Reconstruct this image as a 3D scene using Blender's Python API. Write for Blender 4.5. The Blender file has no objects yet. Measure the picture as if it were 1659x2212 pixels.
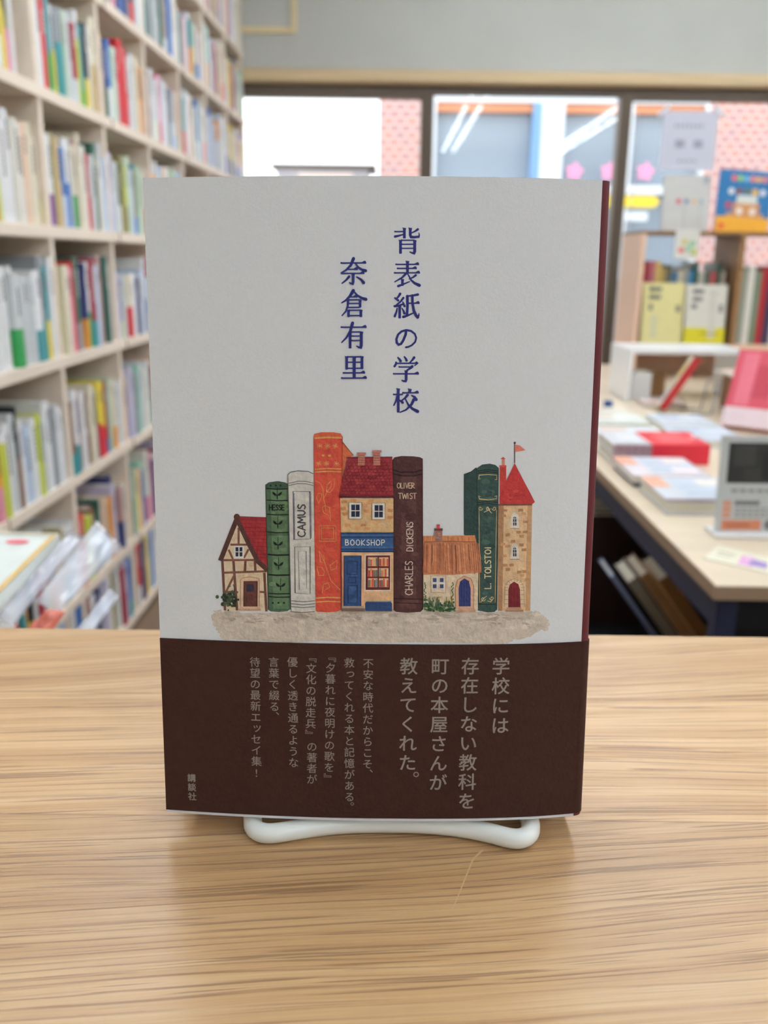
import bpy, bmesh, math, random
from math import radians, sin, cos, pi
from mathutils import Vector, Matrix, Euler
from mathutils.geometry import tessellate_polygon

SC = bpy.context.scene
COL = SC.collection
rnd = random.Random(7)

# ------------------------------------------------------------------ camera
FPX, PITCH, ROLL = 1900.0, radians(16.03), 0.0122
EYE = Vector((0, 0, 1.07))
cam_data = bpy.data.cameras.new('camera')
cam = bpy.data.objects.new('camera', cam_data)
COL.objects.link(cam)
cam_data.sensor_fit = 'VERTICAL'
cam_data.sensor_height = 36.0
cam_data.lens = FPX / 2212 * 36.0
cam_data.clip_start = 0.01
cam_data.clip_end = 200
CAM_M = Euler((pi / 2 - PITCH, 0, 0)).to_matrix() @ Matrix.Rotation(ROLL, 3, 'Z')
cam.matrix_world = Matrix.Translation(EYE) @ CAM_M.to_4x4()
cam_data.dof.use_dof = True
cam_data.dof.focus_distance = 0.262
cam_data.dof.aperture_fstop = 13.5
SC.camera = cam

# ------------------------------------------------------------------ world and exposure
SC.view_settings.view_transform = 'Standard'
SC.view_settings.look = 'None'
SC.view_settings.gamma = 1.0
SC.view_settings.use_curve_mapping = False
SC.view_settings.exposure = 0.2
world = bpy.data.worlds.new('overcast_sky')
SC.world = world
world.use_nodes = True
wn = world.node_tree.nodes
wn['Background'].inputs['Color'].default_value = (0.93, 0.97, 1.0, 1)
wn['Background'].inputs['Strength'].default_value = 2.6
LAMP_STRENGTH = 25.0
pd = bpy.data.lights.new('window_daylight', 'AREA')
pd.shape = 'RECTANGLE'; pd.size = 4.2; pd.size_y = 1.3
pd.cycles.is_portal = True
po = bpy.data.objects.new('window_daylight', pd)
COL.objects.link(po)
po.location = (1.2, 4.72, 1.2)
po.rotation_euler = (-pi / 2, 0, 0)      # faces into the room

# ------------------------------------------------------------------ helpers
def lin(c):
    if isinstance(c, str):
        c = tuple(int(c[i:i + 2], 16) for i in (0, 2, 4))
    return tuple(((v / 255) / 12.92 if v / 255 <= 0.04045 else ((v / 255 + 0.055) / 1.055) ** 2.4) for v in c) + (1.0,)

def ray(px, py):
    return CAM_M @ Vector(((px - 829.5) / FPX, -(py - 1106) / FPX, -1.0))
def at_z(px, py, z):
    d = ray(px, py); return EYE + d * ((z - EYE.z) / d.z)
def at_y(px, py, y):
    d = ray(px, py); return EYE + d * (y / d.y)
def pixel_of(p):
    q = CAM_M.transposed() @ (p - EYE)
    if q.z > -0.02: return None
    return (829.5 + FPX * q.x / -q.z, 1106 - FPX * q.y / -q.z)

MATS = {}
def mat(name, color, rough=0.55, spec=0.4, metal=0.0, noise=0.0, nscale=40.0, bump=0.0, bscale=200.0, stretch=(1, 1, 1), attr=False, coat=0.0):
    if name in MATS: return MATS[name]
    m = bpy.data.materials.new(name); m.use_nodes = True
    nt = m.node_tree; b = nt.nodes['Principled BSDF']
    b.inputs['Roughness'].default_value = rough
    b.inputs['Specular IOR Level'].default_value = spec
    b.inputs['Metallic'].default_value = metal
    b.inputs['Coat Weight'].default_value = coat
    tc = nt.nodes.new('ShaderNodeTexCoord')
    mp = nt.nodes.new('ShaderNodeMapping'); mp.inputs['Scale'].default_value = stretch
    nt.links.new(tc.outputs['Object'], mp.inputs['Vector'])
    if attr:
        a = nt.nodes.new('ShaderNodeAttribute'); a.attribute_name = 'col'; src = a.outputs['Color']
    else:
        r = nt.nodes.new('ShaderNodeRGB'); r.outputs[0].default_value = lin(color); src = r.outputs[0]
    if noise:
        n = nt.nodes.new('ShaderNodeTexNoise'); n.inputs['Scale'].default_value = nscale; n.inputs['Detail'].default_value = 5
        nt.links.new(mp.outputs[0], n.inputs['Vector'])
        mr = nt.nodes.new('ShaderNodeMapRange'); mr.inputs['From Min'].default_value = 0.3; mr.inputs['From Max'].default_value = 0.7
        mr.inputs['To Min'].default_value = 1 - noise; mr.inputs['To Max'].default_value = 1 + noise * 0.6
        nt.links.new(n.outputs['Fac'], mr.inputs['Value'])
        mx = nt.nodes.new('ShaderNodeVectorMath'); mx.operation = 'SCALE'
        nt.links.new(src, mx.inputs[0]); nt.links.new(mr.outputs[0], mx.inputs['Scale']); src = mx.outputs[0]
    nt.links.new(src, b.inputs['Base Color'])
    if bump:
        n2 = nt.nodes.new('ShaderNodeTexNoise'); n2.inputs['Scale'].default_value = bscale; n2.inputs['Detail'].default_value = 3
        nt.links.new(mp.outputs[0], n2.inputs['Vector'])
        bp = nt.nodes.new('ShaderNodeBump'); bp.inputs['Strength'].default_value = bump; bp.inputs['Distance'].default_value = 0.001
        nt.links.new(n2.outputs['Fac'], bp.inputs['Height']); nt.links.new(bp.outputs[0], b.inputs['Normal'])
    MATS[name] = m
    return m

def emit(name, color, s):
    m = bpy.data.materials.new(name); m.use_nodes = True
    b = m.node_tree.nodes['Principled BSDF']
    b.inputs['Base Color'].default_value = (0.8, 0.8, 0.8, 1)
    b.inputs['Emission Color'].default_value = lin(color); b.inputs['Emission Strength'].default_value = s
    return m

def clear(name, tint=(1, 1, 1), refl=1.0, rough=0.02, body=0.0, sheen_col=(240, 244, 255)):
    """thin transparent sheet: see-through with a Fresnel reflection, and a body share that paints in a pale reflection"""
    m = bpy.data.materials.new(name); m.use_nodes = True
    nt = m.node_tree; nt.nodes.remove(nt.nodes['Principled BSDF'])
    out = nt.nodes['Material Output']
    t = nt.nodes.new('ShaderNodeBsdfTransparent'); t.inputs[0].default_value = tint + (1,)
    g = nt.nodes.new('ShaderNodeBsdfGlossy'); g.inputs['Roughness'].default_value = rough
    f = nt.nodes.new('ShaderNodeFresnel'); f.inputs['IOR'].default_value = 1.5
    ml = nt.nodes.new('ShaderNodeMath'); ml.operation = 'MULTIPLY'; ml.inputs[1].default_value = refl; ml.use_clamp = True
    gm = nt.nodes.new('ShaderNodeNewGeometry'); fb = nt.nodes.new('ShaderNodeMath'); fb.operation = 'MULTIPLY_ADD'
    nt.links.new(gm.outputs['Backfacing'], fb.inputs[0]); fb.inputs[1].default_value = -1.0; fb.inputs[2].default_value = 1.0
    f2_ = nt.nodes.new('ShaderNodeMath'); f2_.operation = 'MULTIPLY'
    nt.links.new(f.outputs[0], f2_.inputs[0]); nt.links.new(fb.outputs[0], f2_.inputs[1])      # front faces only: the sheet is thin
    nt.links.new(f2_.outputs[0], ml.inputs[0])
    base = t.outputs[0]
    if body:
        d = nt.nodes.new('ShaderNodeBsdfDiffuse'); d.inputs[0].default_value = lin(sheen_col)
        m0 = nt.nodes.new('ShaderNodeMixShader'); m0.inputs[0].default_value = body
        nt.links.new(t.outputs[0], m0.inputs[1]); nt.links.new(d.outputs[0], m0.inputs[2]); base = m0.outputs[0]
    mx = nt.nodes.new('ShaderNodeMixShader')
    nt.links.new(ml.outputs[0], mx.inputs[0]); nt.links.new(base, mx.inputs[1]); nt.links.new(g.outputs[0], mx.inputs[2])
    nt.links.new(mx.outputs[0], out.inputs['Surface'])
    return m

class MB:
    """collects coloured polygons that become one mesh object"""
    def __init__(s): s.v = []; s.f = []; s.c = []; s.mi = []
    def add(s, pts, faces, col=(1, 1, 1, 1), mi=0):
        o = len(s.v); s.v += [tuple(p) for p in pts]
        for f in faces: s.f.append([i + o for i in f]); s.c.append(col); s.mi.append(mi)
    def box(s, x0, x1, y0, y1, z0, z1, col=(1, 1, 1, 1), mi=0, M=None):
        p = [Vector((x, y, z)) for z in (z0, z1) for y in (y0, y1) for x in (x0, x1)]
        if M is not None: p = [M @ q for q in p]
        s.add(p, [(0, 2, 3, 1), (4, 5, 7, 6), (0, 1, 5, 4), (2, 6, 7, 3), (0, 4, 6, 2), (1, 3, 7, 5)], col, mi)
        return s
    def quad(s, a, b, c, d, col=(1, 1, 1, 1), mi=0):
        s.add([a, b, c, d], [(0, 1, 2, 3)], col, mi); return s
    def prism(s, prof, d0, d1, ax, col=(1, 1, 1, 1), mi=0):
        """profile polygon (list of 2-tuples) extruded along axis ax"""
        def P(a, b, d): return {0: (d, a, b), 1: (a, d, b), 2: (a, b, d)}[ax]
        n = len(prof)
        pts = [P(a, b, d0) for a, b in prof] + [P(a, b, d1) for a, b in prof]
        fs = [tuple(range(n))[::-1], tuple(range(n, 2 * n))] + [(i, (i + 1) % n, n + (i + 1) % n, n + i) for i in range(n)]
        s.add(pts, fs, col, mi); return s
    def tube(s, path, r, seg=10, col=(1, 1, 1, 1), mi=0, closed=False):
        path = [Vector(p) for p in path]; n = len(path); rings = []
        up = Vector((0.13, 0.27, 0.95))
        for i, p in enumerate(path):
            a = path[i - 1] if (i > 0 or closed) else p
            b = path[(i + 1) % n] if (i < n - 1 or closed) else p
            t = (b - a).normalized()
            x = t.cross(up)
            if x.length < 1e-4: x = t.cross(Vector((1, 0, 0)))
            x.normalize(); y = t.cross(x)
            rings.append([p + (x * cos(2 * pi * k / seg) + y * sin(2 * pi * k / seg)) * r for k in range(seg)])
        pts = [q for rg in rings for q in rg]; fs = []
        for i in range(n if closed else n - 1):
            j = (i + 1) % n
            for k in range(seg):
                fs.append((i * seg + k, i * seg + (k + 1) % seg, j * seg + (k + 1) % seg, j * seg + k))
        if not closed: fs += [tuple(range(seg))[::-1], tuple(range((n - 1) * seg, n * seg))]
        s.add(pts, fs, col, mi); return s
    def build(s, name, mats, parent=None, smooth=False, bevel=0.0, M=None):
        me = bpy.data.meshes.new(name)
        me.from_pydata(s.v, [], s.f)
        if M is not None: me.transform(M)
        ca = me.color_attributes.new('col', 'FLOAT_COLOR', 'CORNER')
        buf = []
        for f, c in zip(s.f, s.c): buf += list(c) * len(f)
        ca.data.foreach_set('color', buf)
        if not isinstance(mats, (list, tuple)): mats = [mats]
        for m in mats: me.materials.append(m)
        me.polygons.foreach_set('material_index', s.mi)
        if smooth: me.polygons.foreach_set('use_smooth', [True] * len(s.f))
        me.update()
        o = bpy.data.objects.new(name, me); COL.objects.link(o)
        if bevel:
            b = o.modifiers.new('bevel', 'BEVEL'); b.width = bevel; b.segments = 2; b.limit_method = 'ANGLE'
        if parent: o.parent = parent
        return o

def tag(o, label, cat, group=None, kind=None):
    o['label'] = label; o['category'] = cat
    if group: o['group'] = group
    if kind: o['kind'] = kind
    return o
def struct(o, label=None):
    o['kind'] = 'structure'
    if label: o['label'] = label
    return o
def empty(name, loc=(0, 0, 0), rz=0.0):
    o = bpy.data.objects.new(name, None); COL.objects.link(o)
    o.location = loc; o.rotation_euler = (0, 0, rz); o.empty_display_size = 0.05
    return o
def T(x, y, z, rx=0, ry=0, rz=0):
    return Matrix.Translation((x, y, z)) @ Euler((rx, ry, rz)).to_matrix().to_4x4()

# ------------------------------------------------------------------ materials
M_WHITE = mat('white_wall_paint', (194, 194, 187), 0.8, 0.2, noise=0.03, nscale=3, bump=0.05, bscale=60)
M_WOODTRIM = mat('pale_wood_trim', (216, 190, 150), 0.5, 0.3, noise=0.08, nscale=6, stretch=(0.5, 8, 8))
M_FRAME = mat('bronze_window_metal', (96, 82, 68), 0.45, 0.5, metal=0.2)
M_SHELF = mat('pale_birch_board', (240, 224, 206), 0.5, 0.35, noise=0.05, nscale=5, stretch=(6, 0.6, 6))
M_INK = mat('printed_ink', (0, 0, 0), 0.6, 0.25, attr=True)
M_PRINT = mat('printed_cover', (0, 0, 0), 0.38, 0.5, attr=True, noise=0.05, nscale=60)
M_PAGES = mat('cream_page_edges', (226, 220, 203), 0.8, 0.1, noise=0.10, nscale=30, stretch=(400, 1, 1))
M_FLOOR = mat('brown_vinyl_floor', (120, 98, 78), 0.4, 0.4, noise=0.12, nscale=3, stretch=(8, 1, 1))
M_TABLE = mat('maple_table_top', (226, 208, 182), 0.35, 0.45, noise=0.05, nscale=4, stretch=(0.7, 8, 8))
M_EDGE = mat('taupe_edge_band', (150, 126, 102), 0.55, 0.3)
M_NAVY = mat('navy_painted_steel', (22, 29, 58), 0.5, 0.4)
M_BLACK = mat('black_and_shade_board', (22, 22, 26), 0.6, 0.2)
M_BROWN = mat('brown_and_shaded_wood', (150, 112, 74), 0.55, 0.3, noise=0.1, nscale=6, stretch=(1, 8, 8))
M_PINKWOOD = mat('pale_pine_board', (226, 190, 164), 0.5, 0.35, noise=0.05, nscale=5)
M_WHITEPLASTIC = mat('white_plastic', (238, 238, 238), 0.3, 0.5)
M_WIRE = mat('white_coated_wire', (246, 248, 243), 0.28, 0.55, coat=0.2)
M_GLASS = clear('window_glass', (0.97, 0.985, 0.98), refl=1.6)
M_ACRYL = clear('clear_acrylic', (0.985, 0.99, 0.99), refl=1.0, rough=0.04)
M_SLEEVE = clear('clear_plastic_sleeve', (0.97, 0.975, 0.985), refl=1.5, rough=0.10, body=0.38)  # white body paints in the bright window reflection on the plastic

# ------------------------------------------------------------------ setting
WY = 4.62                                     # inside face of the window wall
XL, XR, YB, ZC = -1.12, 4.2, -4.6, 2.62
struct(MB().box(XL - .1, XR, YB, WY + .2, -0.06, 0).build('floor', M_FLOOR))
struct(MB().box(XL - .1, XR, YB, WY + .2, ZC, ZC + .06).build('ceiling', mat('white_ceiling_board', (235, 234, 228), 0.85, 0.1, noise=0.03, nscale=8)))
struct(MB().box(XL - .1, XL, YB, WY + .2, 0, ZC).build('wall_left', M_WHITE))
struct(MB().box(XR, XR + .1, YB, WY + .2, 0, ZC).build('wall_right', mat('beige_wall', (190, 180, 165), 0.8, 0.2)))
struct(MB().box(XL - .1, XR + .1, YB - .1, YB, 0, ZC).build('wall_front', M_WHITE))
WT, WB = 1.876, 0.46                          # top and bottom of the window opening
w = MB()
w.box(XL, XR, WY, WY + .18, WT, ZC).box(XL, XR, WY, WY + .18, 0, WB).box(XL, -0.80, WY, WY + .18, WB, WT)
w.box(3.4, XR, WY, WY + .18, WB, WT)
struct(w.build('wall_back', M_WHITE), 'white wall above the wide shop window')
# rounded pale wood head casing
prof = [(WY, 1.872), (WY - .03, 1.874), (WY - .044, 1.884), (WY - .044, 1.918), (WY - .036, 1.930), (WY - .022, 1.934), (WY, 1.942)]
struct(MB().prism(prof, -0.8, XR, 0).build('trim_1', M_WOODTRIM, smooth=False, bevel=0.004), 'pale wooden casing along the top of the window')
prof = [(WY, WB - .03), (WY - .09, WB - .03), (WY - .09, WB), (WY, WB)]
struct(MB().prism(prof, -0.8, XR, 0).build('trim_2', M_WOODTRIM, bevel=0.003))
def window(n, x0, x1, jamb0, jamb1, head, sash_l, sash_r):
    f = MB()
    f.box(x0, x1, WY + .01, WY + .09, head, WT + .002).box(x0, x1, WY + .01, WY + .09, WB - .002, WB + .05)
    f.box(x0, x0 + jamb0, WY + .008, WY + .092, WB, WT).box(x1 - jamb1, x1, WY + .008, WY + .092, WB, WT)
    o = struct(f.build('window_%d' % n, M_FRAME, bevel=0.002))
    g = MB().box(x0 + jamb0 - .004, x1 - jamb1 + .004, WY + .045, WY + .051, WB + .04, head + .01)
    struct(g.build('glass', M_GLASS, o))
    return o
window(1, -0.80, 0.186, 0.05, 0.031, 1.822, 1, 1)
window(2, 0.186, 1.149, 0.031, 0.028, 1.842, 1, 1)
window(3, 1.149, 2.40, 0.028, 0.031, 1.826, 1, 1)
window(4, 2.40, 3.40, 0.031, 0.05, 1.822, 1, 1)

# ceiling lamps: twin tube fixtures in rows
M_TUBE = emit('lit_fluorescent_tube', (233, 244, 255), LAMP_STRENGTH)
li = 0
LAMPS = [(-0.62, .75), (-0.62, 2.2), (0.86, -3.7), (0.86, -2.35), (0.86, -1.0), (0.86, .75), (0.86, 2.2), (0.86, 3.5), (2.40, -3.7), (2.40, -2.35), (2.40, -1.0), (2.40, .75), (2.40, 2.2), (2.40, 3.5), (3.6, .75), (3.6, 2.2)]  # pair nearest the window added unseen, to brighten back wall, bookcase and counter sheen
for x, y in LAMPS:
    if 1:
        e = empty('ceiling_lamp', (x, y, ZC))
        b = MB().prism([(-.11, 0), (.11, 0), (.11, -.012), (.03, -.035), (-.03, -.035), (-.11, -.012)], -.62, .62, 1)
        b.build('reflector', M_WHITEPLASTIC, e)
        for s in (-1, 1):
            MB().tube([(s * .075, -.59, -.045), (s * .075, .59, -.045)], .014, 8).build('tube', M_TUBE, e)
        tag(e, 'twin tube fluorescent ceiling lamp above the shop floor', 'ceiling lamp', 'fluorescent ceiling lamps')

# cream picture rail panel high on the wall beside the bookcase end
e = empty('wall_panel', (-0.80, WY, 2.09))
f = MB()
for a in ((-.20, .36, .0, .026), (-.20, .36, .474, .50), (.336, .36, .026, .474), (-.20, -.176, .026, .474)):
    f.box(a[0], a[1], -.014, 0, a[2], a[3])
f.build('panel_frame', mat('cream_painted_frame', (228, 208, 164), 0.5), e, bevel=0.002)
MB().box(-.178, .338, -.006, -.002, .024, .476).build('panel_board', M_WHITE, e)
tag(e, 'white panel with narrow cream wooden frame high on the wall beside the bookcase', 'wall panel')
# ------------------------------------------------------------------ outside the window
def facade_mat():
    m = bpy.data.materials.new('pink_brick'); m.use_nodes = True
    nt = m.node_tree; b = nt.nodes['Principled BSDF']; b.inputs['Roughness'].default_value = 0.85
    tc = nt.nodes.new('ShaderNodeTexCoord'); mp = nt.nodes.new('ShaderNodeMapping')
    mp.inputs['Rotation'].default_value = (pi / 2, 0, 0)
    br = nt.nodes.new('ShaderNodeTexBrick')
    br.inputs['Color1'].default_value = lin((204, 140, 122)); br.inputs['Color2'].default_value = lin((184, 136, 134))
    br.inputs['Mortar'].default_value = lin((226, 216, 218)); br.inputs['Scale'].default_value = 1.0
    br.inputs['Brick Width'].default_value = 0.11; br.inputs['Row Height'].default_value = 0.062; br.inputs['Mortar Size'].default_value = 0.006
    nt.links.new(tc.outputs['Object'], mp.inputs[0]); nt.links.new(mp.outputs[0], br.inputs['Vector'])
    nt.links.new(br.outputs['Color'], b.inputs['Base Color'])
    return m
M_BRICK = facade_mat()
M_SHOPGLASS = mat('grey_blue_shop_glazing', (150, 162, 176), 0.12, 0.6)
M_OWHITE = mat('white_shopfront_metal', (226, 230, 236), 0.5, 0.3)
OY = 9.0
struct(MB().box(-9, 14, WY + .2, 30, -.16, -.10).build('ground', mat('grey_asphalt', (150, 148, 150), 0.9, 0.1, noise=0.1, nscale=5)))
struct(MB().box(-.09, .40, OY, OY + 1.2, -.1, 5.2).box(3.02, 6.5, OY, OY + 1.2, -.1, 5.2).box(.40, 3.02, OY, OY + 1.2, 2.62, 5.2)
       .build('exterior_wall', M_BRICK), 'pink brick shopfront across the street')
e = empty('shop_window', (0, OY, 0))
f = MB()
f.box(.40, 3.02, .0, .10, 2.50, 2.62).box(.40, .45, 0, .10, .9, 2.5).box(1.44, 1.66, 0, .12, .9, 2.5).box(2.26, 2.32, .02, .10, .9, 2.5).box(2.98, 3.02, 0, .1, .9, 2.5)
f.box(.40, 3.02, -.02, .10, 1.70, 1.78)
f.build('window_frame', M_OWHITE, e)
MB().box(1.36, 1.44, -.01, .1, .9, 2.5).build('pillar', mat('light_blue_paint', (128, 168, 214), 0.5), e)
MB().box(.45, 2.98, .03, .11, 2.42, 2.50).build('header_strip', mat('orange_strip', (222, 150, 112), 0.6), e)
MB().box(.45, 2.98, .12, .14, .9, 2.44).build('pane', M_SHOPGLASS, e)
MB().box(.40, 3.02, .0, .2, -.1, .9).build('base_wall', mat('grey_tile', (178, 172, 176), 0.6), e)
tag(e, 'grey blue shop window with white frame and orange header across the street', 'shop window')
M_PINKPAPER = mat('pink_paper', (246, 160, 200), 0.7)
for i, px in enumerate((1240, 1315, 1393)):
    p = at_y(px, 371, OY)
    pr = []
    for k in range(20):
        a = 2 * pi * k / 20; r = .085 if (k // 2) % 2 == 0 else .06
        pr.append((r * sin(a), r * cos(a)))
    o = MB().prism(pr, -.004, .004, 1).build('paper_flower', M_PINKPAPER, smooth=False)
    o.location = (p.x, OY - .018, p.z)
    tag(o, ['pink paper flower on the shop window, first from the white pillar', 'pink paper flower on the shop window beside the thin mullion', 'pink paper flower on the shop window nearest the taped notice'][i],
        'paper flower', 'pink paper flowers on the shop window')
p0, p1 = at_y(1265, 447, OY - .3), at_y(1424, 424, OY - .3)
pr = [(p0.x, p0.z), (p1.x - .05, p0.z), (p1.x - .012, p0.z + .03), (p1.x, (p0.z + p1.z) / 2), (p1.x - .012, p1.z - .03), (p1.x - .05, p1.z), (p0.x, p1.z)]
o = MB().prism(pr, OY - .33, OY - .30, 1).build('shop_sign', mat('yellow_sign_face', (246, 214, 70), 0.4))
MB().prism([(p0.x + .3, p0.z - .12), (p1.x - .1, p0.z - .12), (p1.x - .1, p0.z - .04), (p0.x + .3, p0.z - .04)], OY - .33, OY - .30, 1).build('name_board', M_OWHITE, o)
MB().box(p0.x + .1, p0.x + .13, OY - .31, OY, p0.z + .02, p0.z + .05).box(p1.x - .2, p1.x - .17, OY - .31, OY, p0.z + .02, p0.z + .05).build('bracket', M_FRAME, o)
tag(o, 'long yellow rounded sign on the shopfront across the street', 'sign')
# low grey kiosk before the open sky
e = empty('street_cabinet', (0, OY, 0))
MB().box(-1.07, -.19, 0, .6, -.1, 1.90).build('cabinet_body', mat('grey_cabinet_paint', (176, 170, 176), 0.6), e)
MB().box(-1.12, -.115, -.04, .64, 1.90, 1.935).build('roof', M_FRAME, e)
MB().box(-.86, -.34, -.012, 0, .7, 1.86).build('front_panel', mat('pale_peach_panel', (226, 204, 196), 0.6), e)
tag(e, 'low grey cabinet with a pale front panel standing against the bright sky', 'street cabinet')
# taped notice on the glass
a, b_ = at_y(1440, 236, WY), at_y(1547, 366, WY)
e = empty('paper_notice', (a.x, WY + .043, b_.z))
W_, H_ = b_.x - a.x, a.z - b_.z
MB().box(0, W_, -.001, 0, 0, H_).build('paper_sheet', mat('white_notice_paper', (222, 222, 236), 0.8), e)
k = MB(); g_ = lin((168, 168, 184))
for i in range(7): k.box(.06 + i * .021, .073 + i * .021, -.0014, -.001, H_ - .075, H_ - .06, g_)
for x in (.07, .16): k.box(x, x + .045, -.0014, -.001, H_ * .38, H_ * .38 + .035, g_)
for i in range(4): k.box(.09 + i * .025, .105 + i * .025, -.0014, -.001, H_ * .13, H_ * .13 + .012, g_)
k.build('lettering', M_INK, e)
for x in (0, W_):
    MB().box(-.035, .035, -.0018, -.0012, -.009, .009).build('tape', mat('white_tape', (240, 242, 250), 0.4), e).matrix_local = T(x, 0, H_, 0, -.7 if x == 0 else .7, 0)
tag(e, 'white paper notice taped to the window glass by its corners', 'notice')
# bead chain beside the mullion
k = MB()
for i in range(36):
    z = 1.75 - i * .034
    c = Vector((1.196, WY - .03, z)); r = .0055
    ring = [c + Vector((r * cos(t * pi / 3), r * sin(t * pi / 3), 0)) for t in range(6)]
    k.add(ring + [c + Vector((0, 0, r)), c - Vector((0, 0, r))], [(t, (t + 1) % 6, 6) for t in range(6)] + [((t + 1) % 6, t, 7) for t in range(6)])
k.tube([(1.196, WY - .03, 1.76), (1.196, WY - .03, .54)], .0012, 5)
tag(k.build('bead_chain', mat('clear_bead_plastic', (240, 240, 248), 0.1, 0.8), smooth=True), 'thin pale bead chain hanging beside the dark window mullion', 'bead chain')

# ------------------------------------------------------------------ oak counter in the foreground
def oak():
    m = bpy.data.materials.new('oak_counter'); m.use_nodes = True
    nt = m.node_tree; N = nt.nodes; L = nt.links; b = N['Principled BSDF']
    tc = N.new('ShaderNodeTexCoord'); sx = N.new('ShaderNodeSeparateXYZ'); L.new(tc.outputs['Object'], sx.inputs[0])
    def math_(op, a, bv=None):
        n = N.new('ShaderNodeMath'); n.operation = op
        for i, v in enumerate((a, bv)):
            if v is None: continue
            if isinstance(v, (int, float)): n.inputs[i].default_value = v
            else: L.new(v, n.inputs[i])
        return n.outputs[0]
    def noise(vec, scale, det=3, rough=0.5, dist=0.0):
        n = N.new('ShaderNodeTexNoise'); n.inputs['Scale'].default_value = scale; n.inputs['Detail'].default_value = det
        n.inputs['Roughness'].default_value = rough; n.inputs['Distortion'].default_value = dist
        L.new(vec, n.inputs['Vector']); return n.outputs['Fac']
    def comb(x, y, z):
        n = N.new('ShaderNodeCombineXYZ')
        for i, v in enumerate((x, y, z)):
            if isinstance(v, (int, float)): n.inputs[i].default_value = v
            else: L.new(v, n.inputs[i])
        return n.outputs[0]
    def rng(v, a, b2, c=0.0, d=1.0):
        n = N.new('ShaderNodeMapRange'); n.inputs[1].default_value = a; n.inputs[2].default_value = b2; n.inputs[3].default_value = c; n.inputs[4].default_value = d
        L.new(v, n.inputs[0]); return n.outputs[0]
    X, Y = sx.outputs[0], sx.outputs[1]
    stave = math_('FLOOR', math_('DIVIDE', math_('SUBTRACT', Y, 0.0809), 0.0835))
    # every stave has its own grain: slow warp so that the lines drift
    warp = math_('MULTIPLY', math_('SUBTRACT', noise(comb(math_('MULTIPLY', X, 3.0), math_('MULTIPLY', Y, 6.0), math_('MULTIPLY', stave, 7.3)), 1.0, 2), 0.5), 0.032)
    slope = math_('MULTIPLY', X, rng(math_('FRACT', math_('MULTIPLY', stave, 0.37)), 0, 1, -0.16, -0.03))
    Yw = math_('ADD', math_('ADD', Y, warp), slope)
    zz = math_('MULTIPLY', stave, 3.7)
    band = noise(comb(math_('MULTIPLY', X, 1.8), math_('MULTIPLY', Yw, 95), zz), 1.0, 4, 0.6)
    fine = noise(comb(math_('MULTIPLY', X, 10), math_('MULTIPLY', Yw, 620), zz), 1.0, 4, 0.65)
    fibre = noise(comb(math_('MULTIPLY', X, 40), math_('MULTIPLY', Yw, 2600), zz), 1.0, 2, 0.5)
    pore_n = noise(comb(math_('MULTIPLY', X, 17), math_('MULTIPLY', Yw, 980), math_('ADD', zz, 5.0)), 1.0, 2, 0.55)
    gate = noise(comb(math_('MULTIPLY', X, 2.2), math_('MULTIPLY', Yw, 120), math_('ADD', zz, 9.0)), 1.0, 3, 0.55)
    pore = math_('MULTIPLY', rng(pore_n, 0.56, 0.63), rng(gate, 0.34, 0.52))
    ph = math_('ADD', math_('MULTIPLY', Yw, 330), math_('MULTIPLY', noise(comb(math_('MULTIPLY', X, 3.5), math_('MULTIPLY', Yw, 38), math_('ADD', zz, 3.0)), 1.0, 2), 5.0))
    ring = rng(math_('SINE', math_('MULTIPLY', ph, 6.2832)), 0.55, 0.98)
    along = noise(comb(math_('MULTIPLY', X, 13), math_('MULTIPLY', Yw, 330), math_('ADD', zz, 17.0)), 1.0, 2, 0.5)
    growth = math_('MULTIPLY', ring, rng(along, 0.40, 0.62))
    tone = rng(math_('FRACT', math_('MULTIPLY', math_('ADD', stave, 40.0), 0.618)), 0, 1, 0.90, 1.06)
    cr = N.new('ShaderNodeValToRGB'); cr.color_ramp.elements[0].position = 0.34; cr.color_ramp.elements[1].position = 0.66
    cr.color_ramp.elements[0].color = lin((174, 132, 88)); cr.color_ramp.elements[1].color = lin((216, 180, 134))
    mid = cr.color_ramp.elements.new(0.5); mid.color = lin((198, 157, 110))
    mixv = math_('ADD', math_('MULTIPLY', band, 0.62), math_('ADD', math_('MULTIPLY', fine, 0.24), math_('MULTIPLY', fibre, 0.14)))
    L.new(mixv, cr.inputs[0])
    sc = N.new('ShaderNodeVectorMath'); sc.operation = 'SCALE'; L.new(cr.outputs[0], sc.inputs[0]); L.new(tone, sc.inputs['Scale'])
    mx = N.new('ShaderNodeMix'); mx.data_type = 'RGBA'; L.new(math_('MAXIMUM', math_('MULTIPLY', pore, 0.60), math_('MULTIPLY', growth, 0.52)), mx.inputs[0])
    L.new(sc.outputs[0], mx.inputs[6]); mx.inputs[7].default_value = lin((116, 80, 50))
    # thin joint line between staves
    fr = math_('FRACT', math_('DIVIDE', math_('SUBTRACT', Y, 0.0809), 0.0835))
    edge = math_('LESS_THAN', math_('MINIMUM', fr, math_('SUBTRACT', 1.0, fr)), 0.0045)
    m2 = N.new('ShaderNodeMix'); m2.data_type = 'RGBA'; L.new(math_('MULTIPLY', edge, 0.45), m2.inputs[0]); L.new(mx.outputs[2], m2.inputs[6]); m2.inputs[7].default_value = lin((132, 96, 62))
    L.new(m2.outputs[2], b.inputs['Base Color'])
    L.new(rng(fine, 0.3, 0.7, 0.30, 0.42), b.inputs['Roughness'])
    b.inputs['Specular IOR Level'].default_value = 0.6
    bp = N.new('ShaderNodeBump'); bp.inputs['Strength'].default_value = 0.25; bp.inputs['Distance'].default_value = 0.0006
    hh = math_('SUBTRACT', math_('MULTIPLY', fine, 0.5), math_('MAXIMUM', pore, math_('MULTIPLY', growth, 0.6)))
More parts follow.
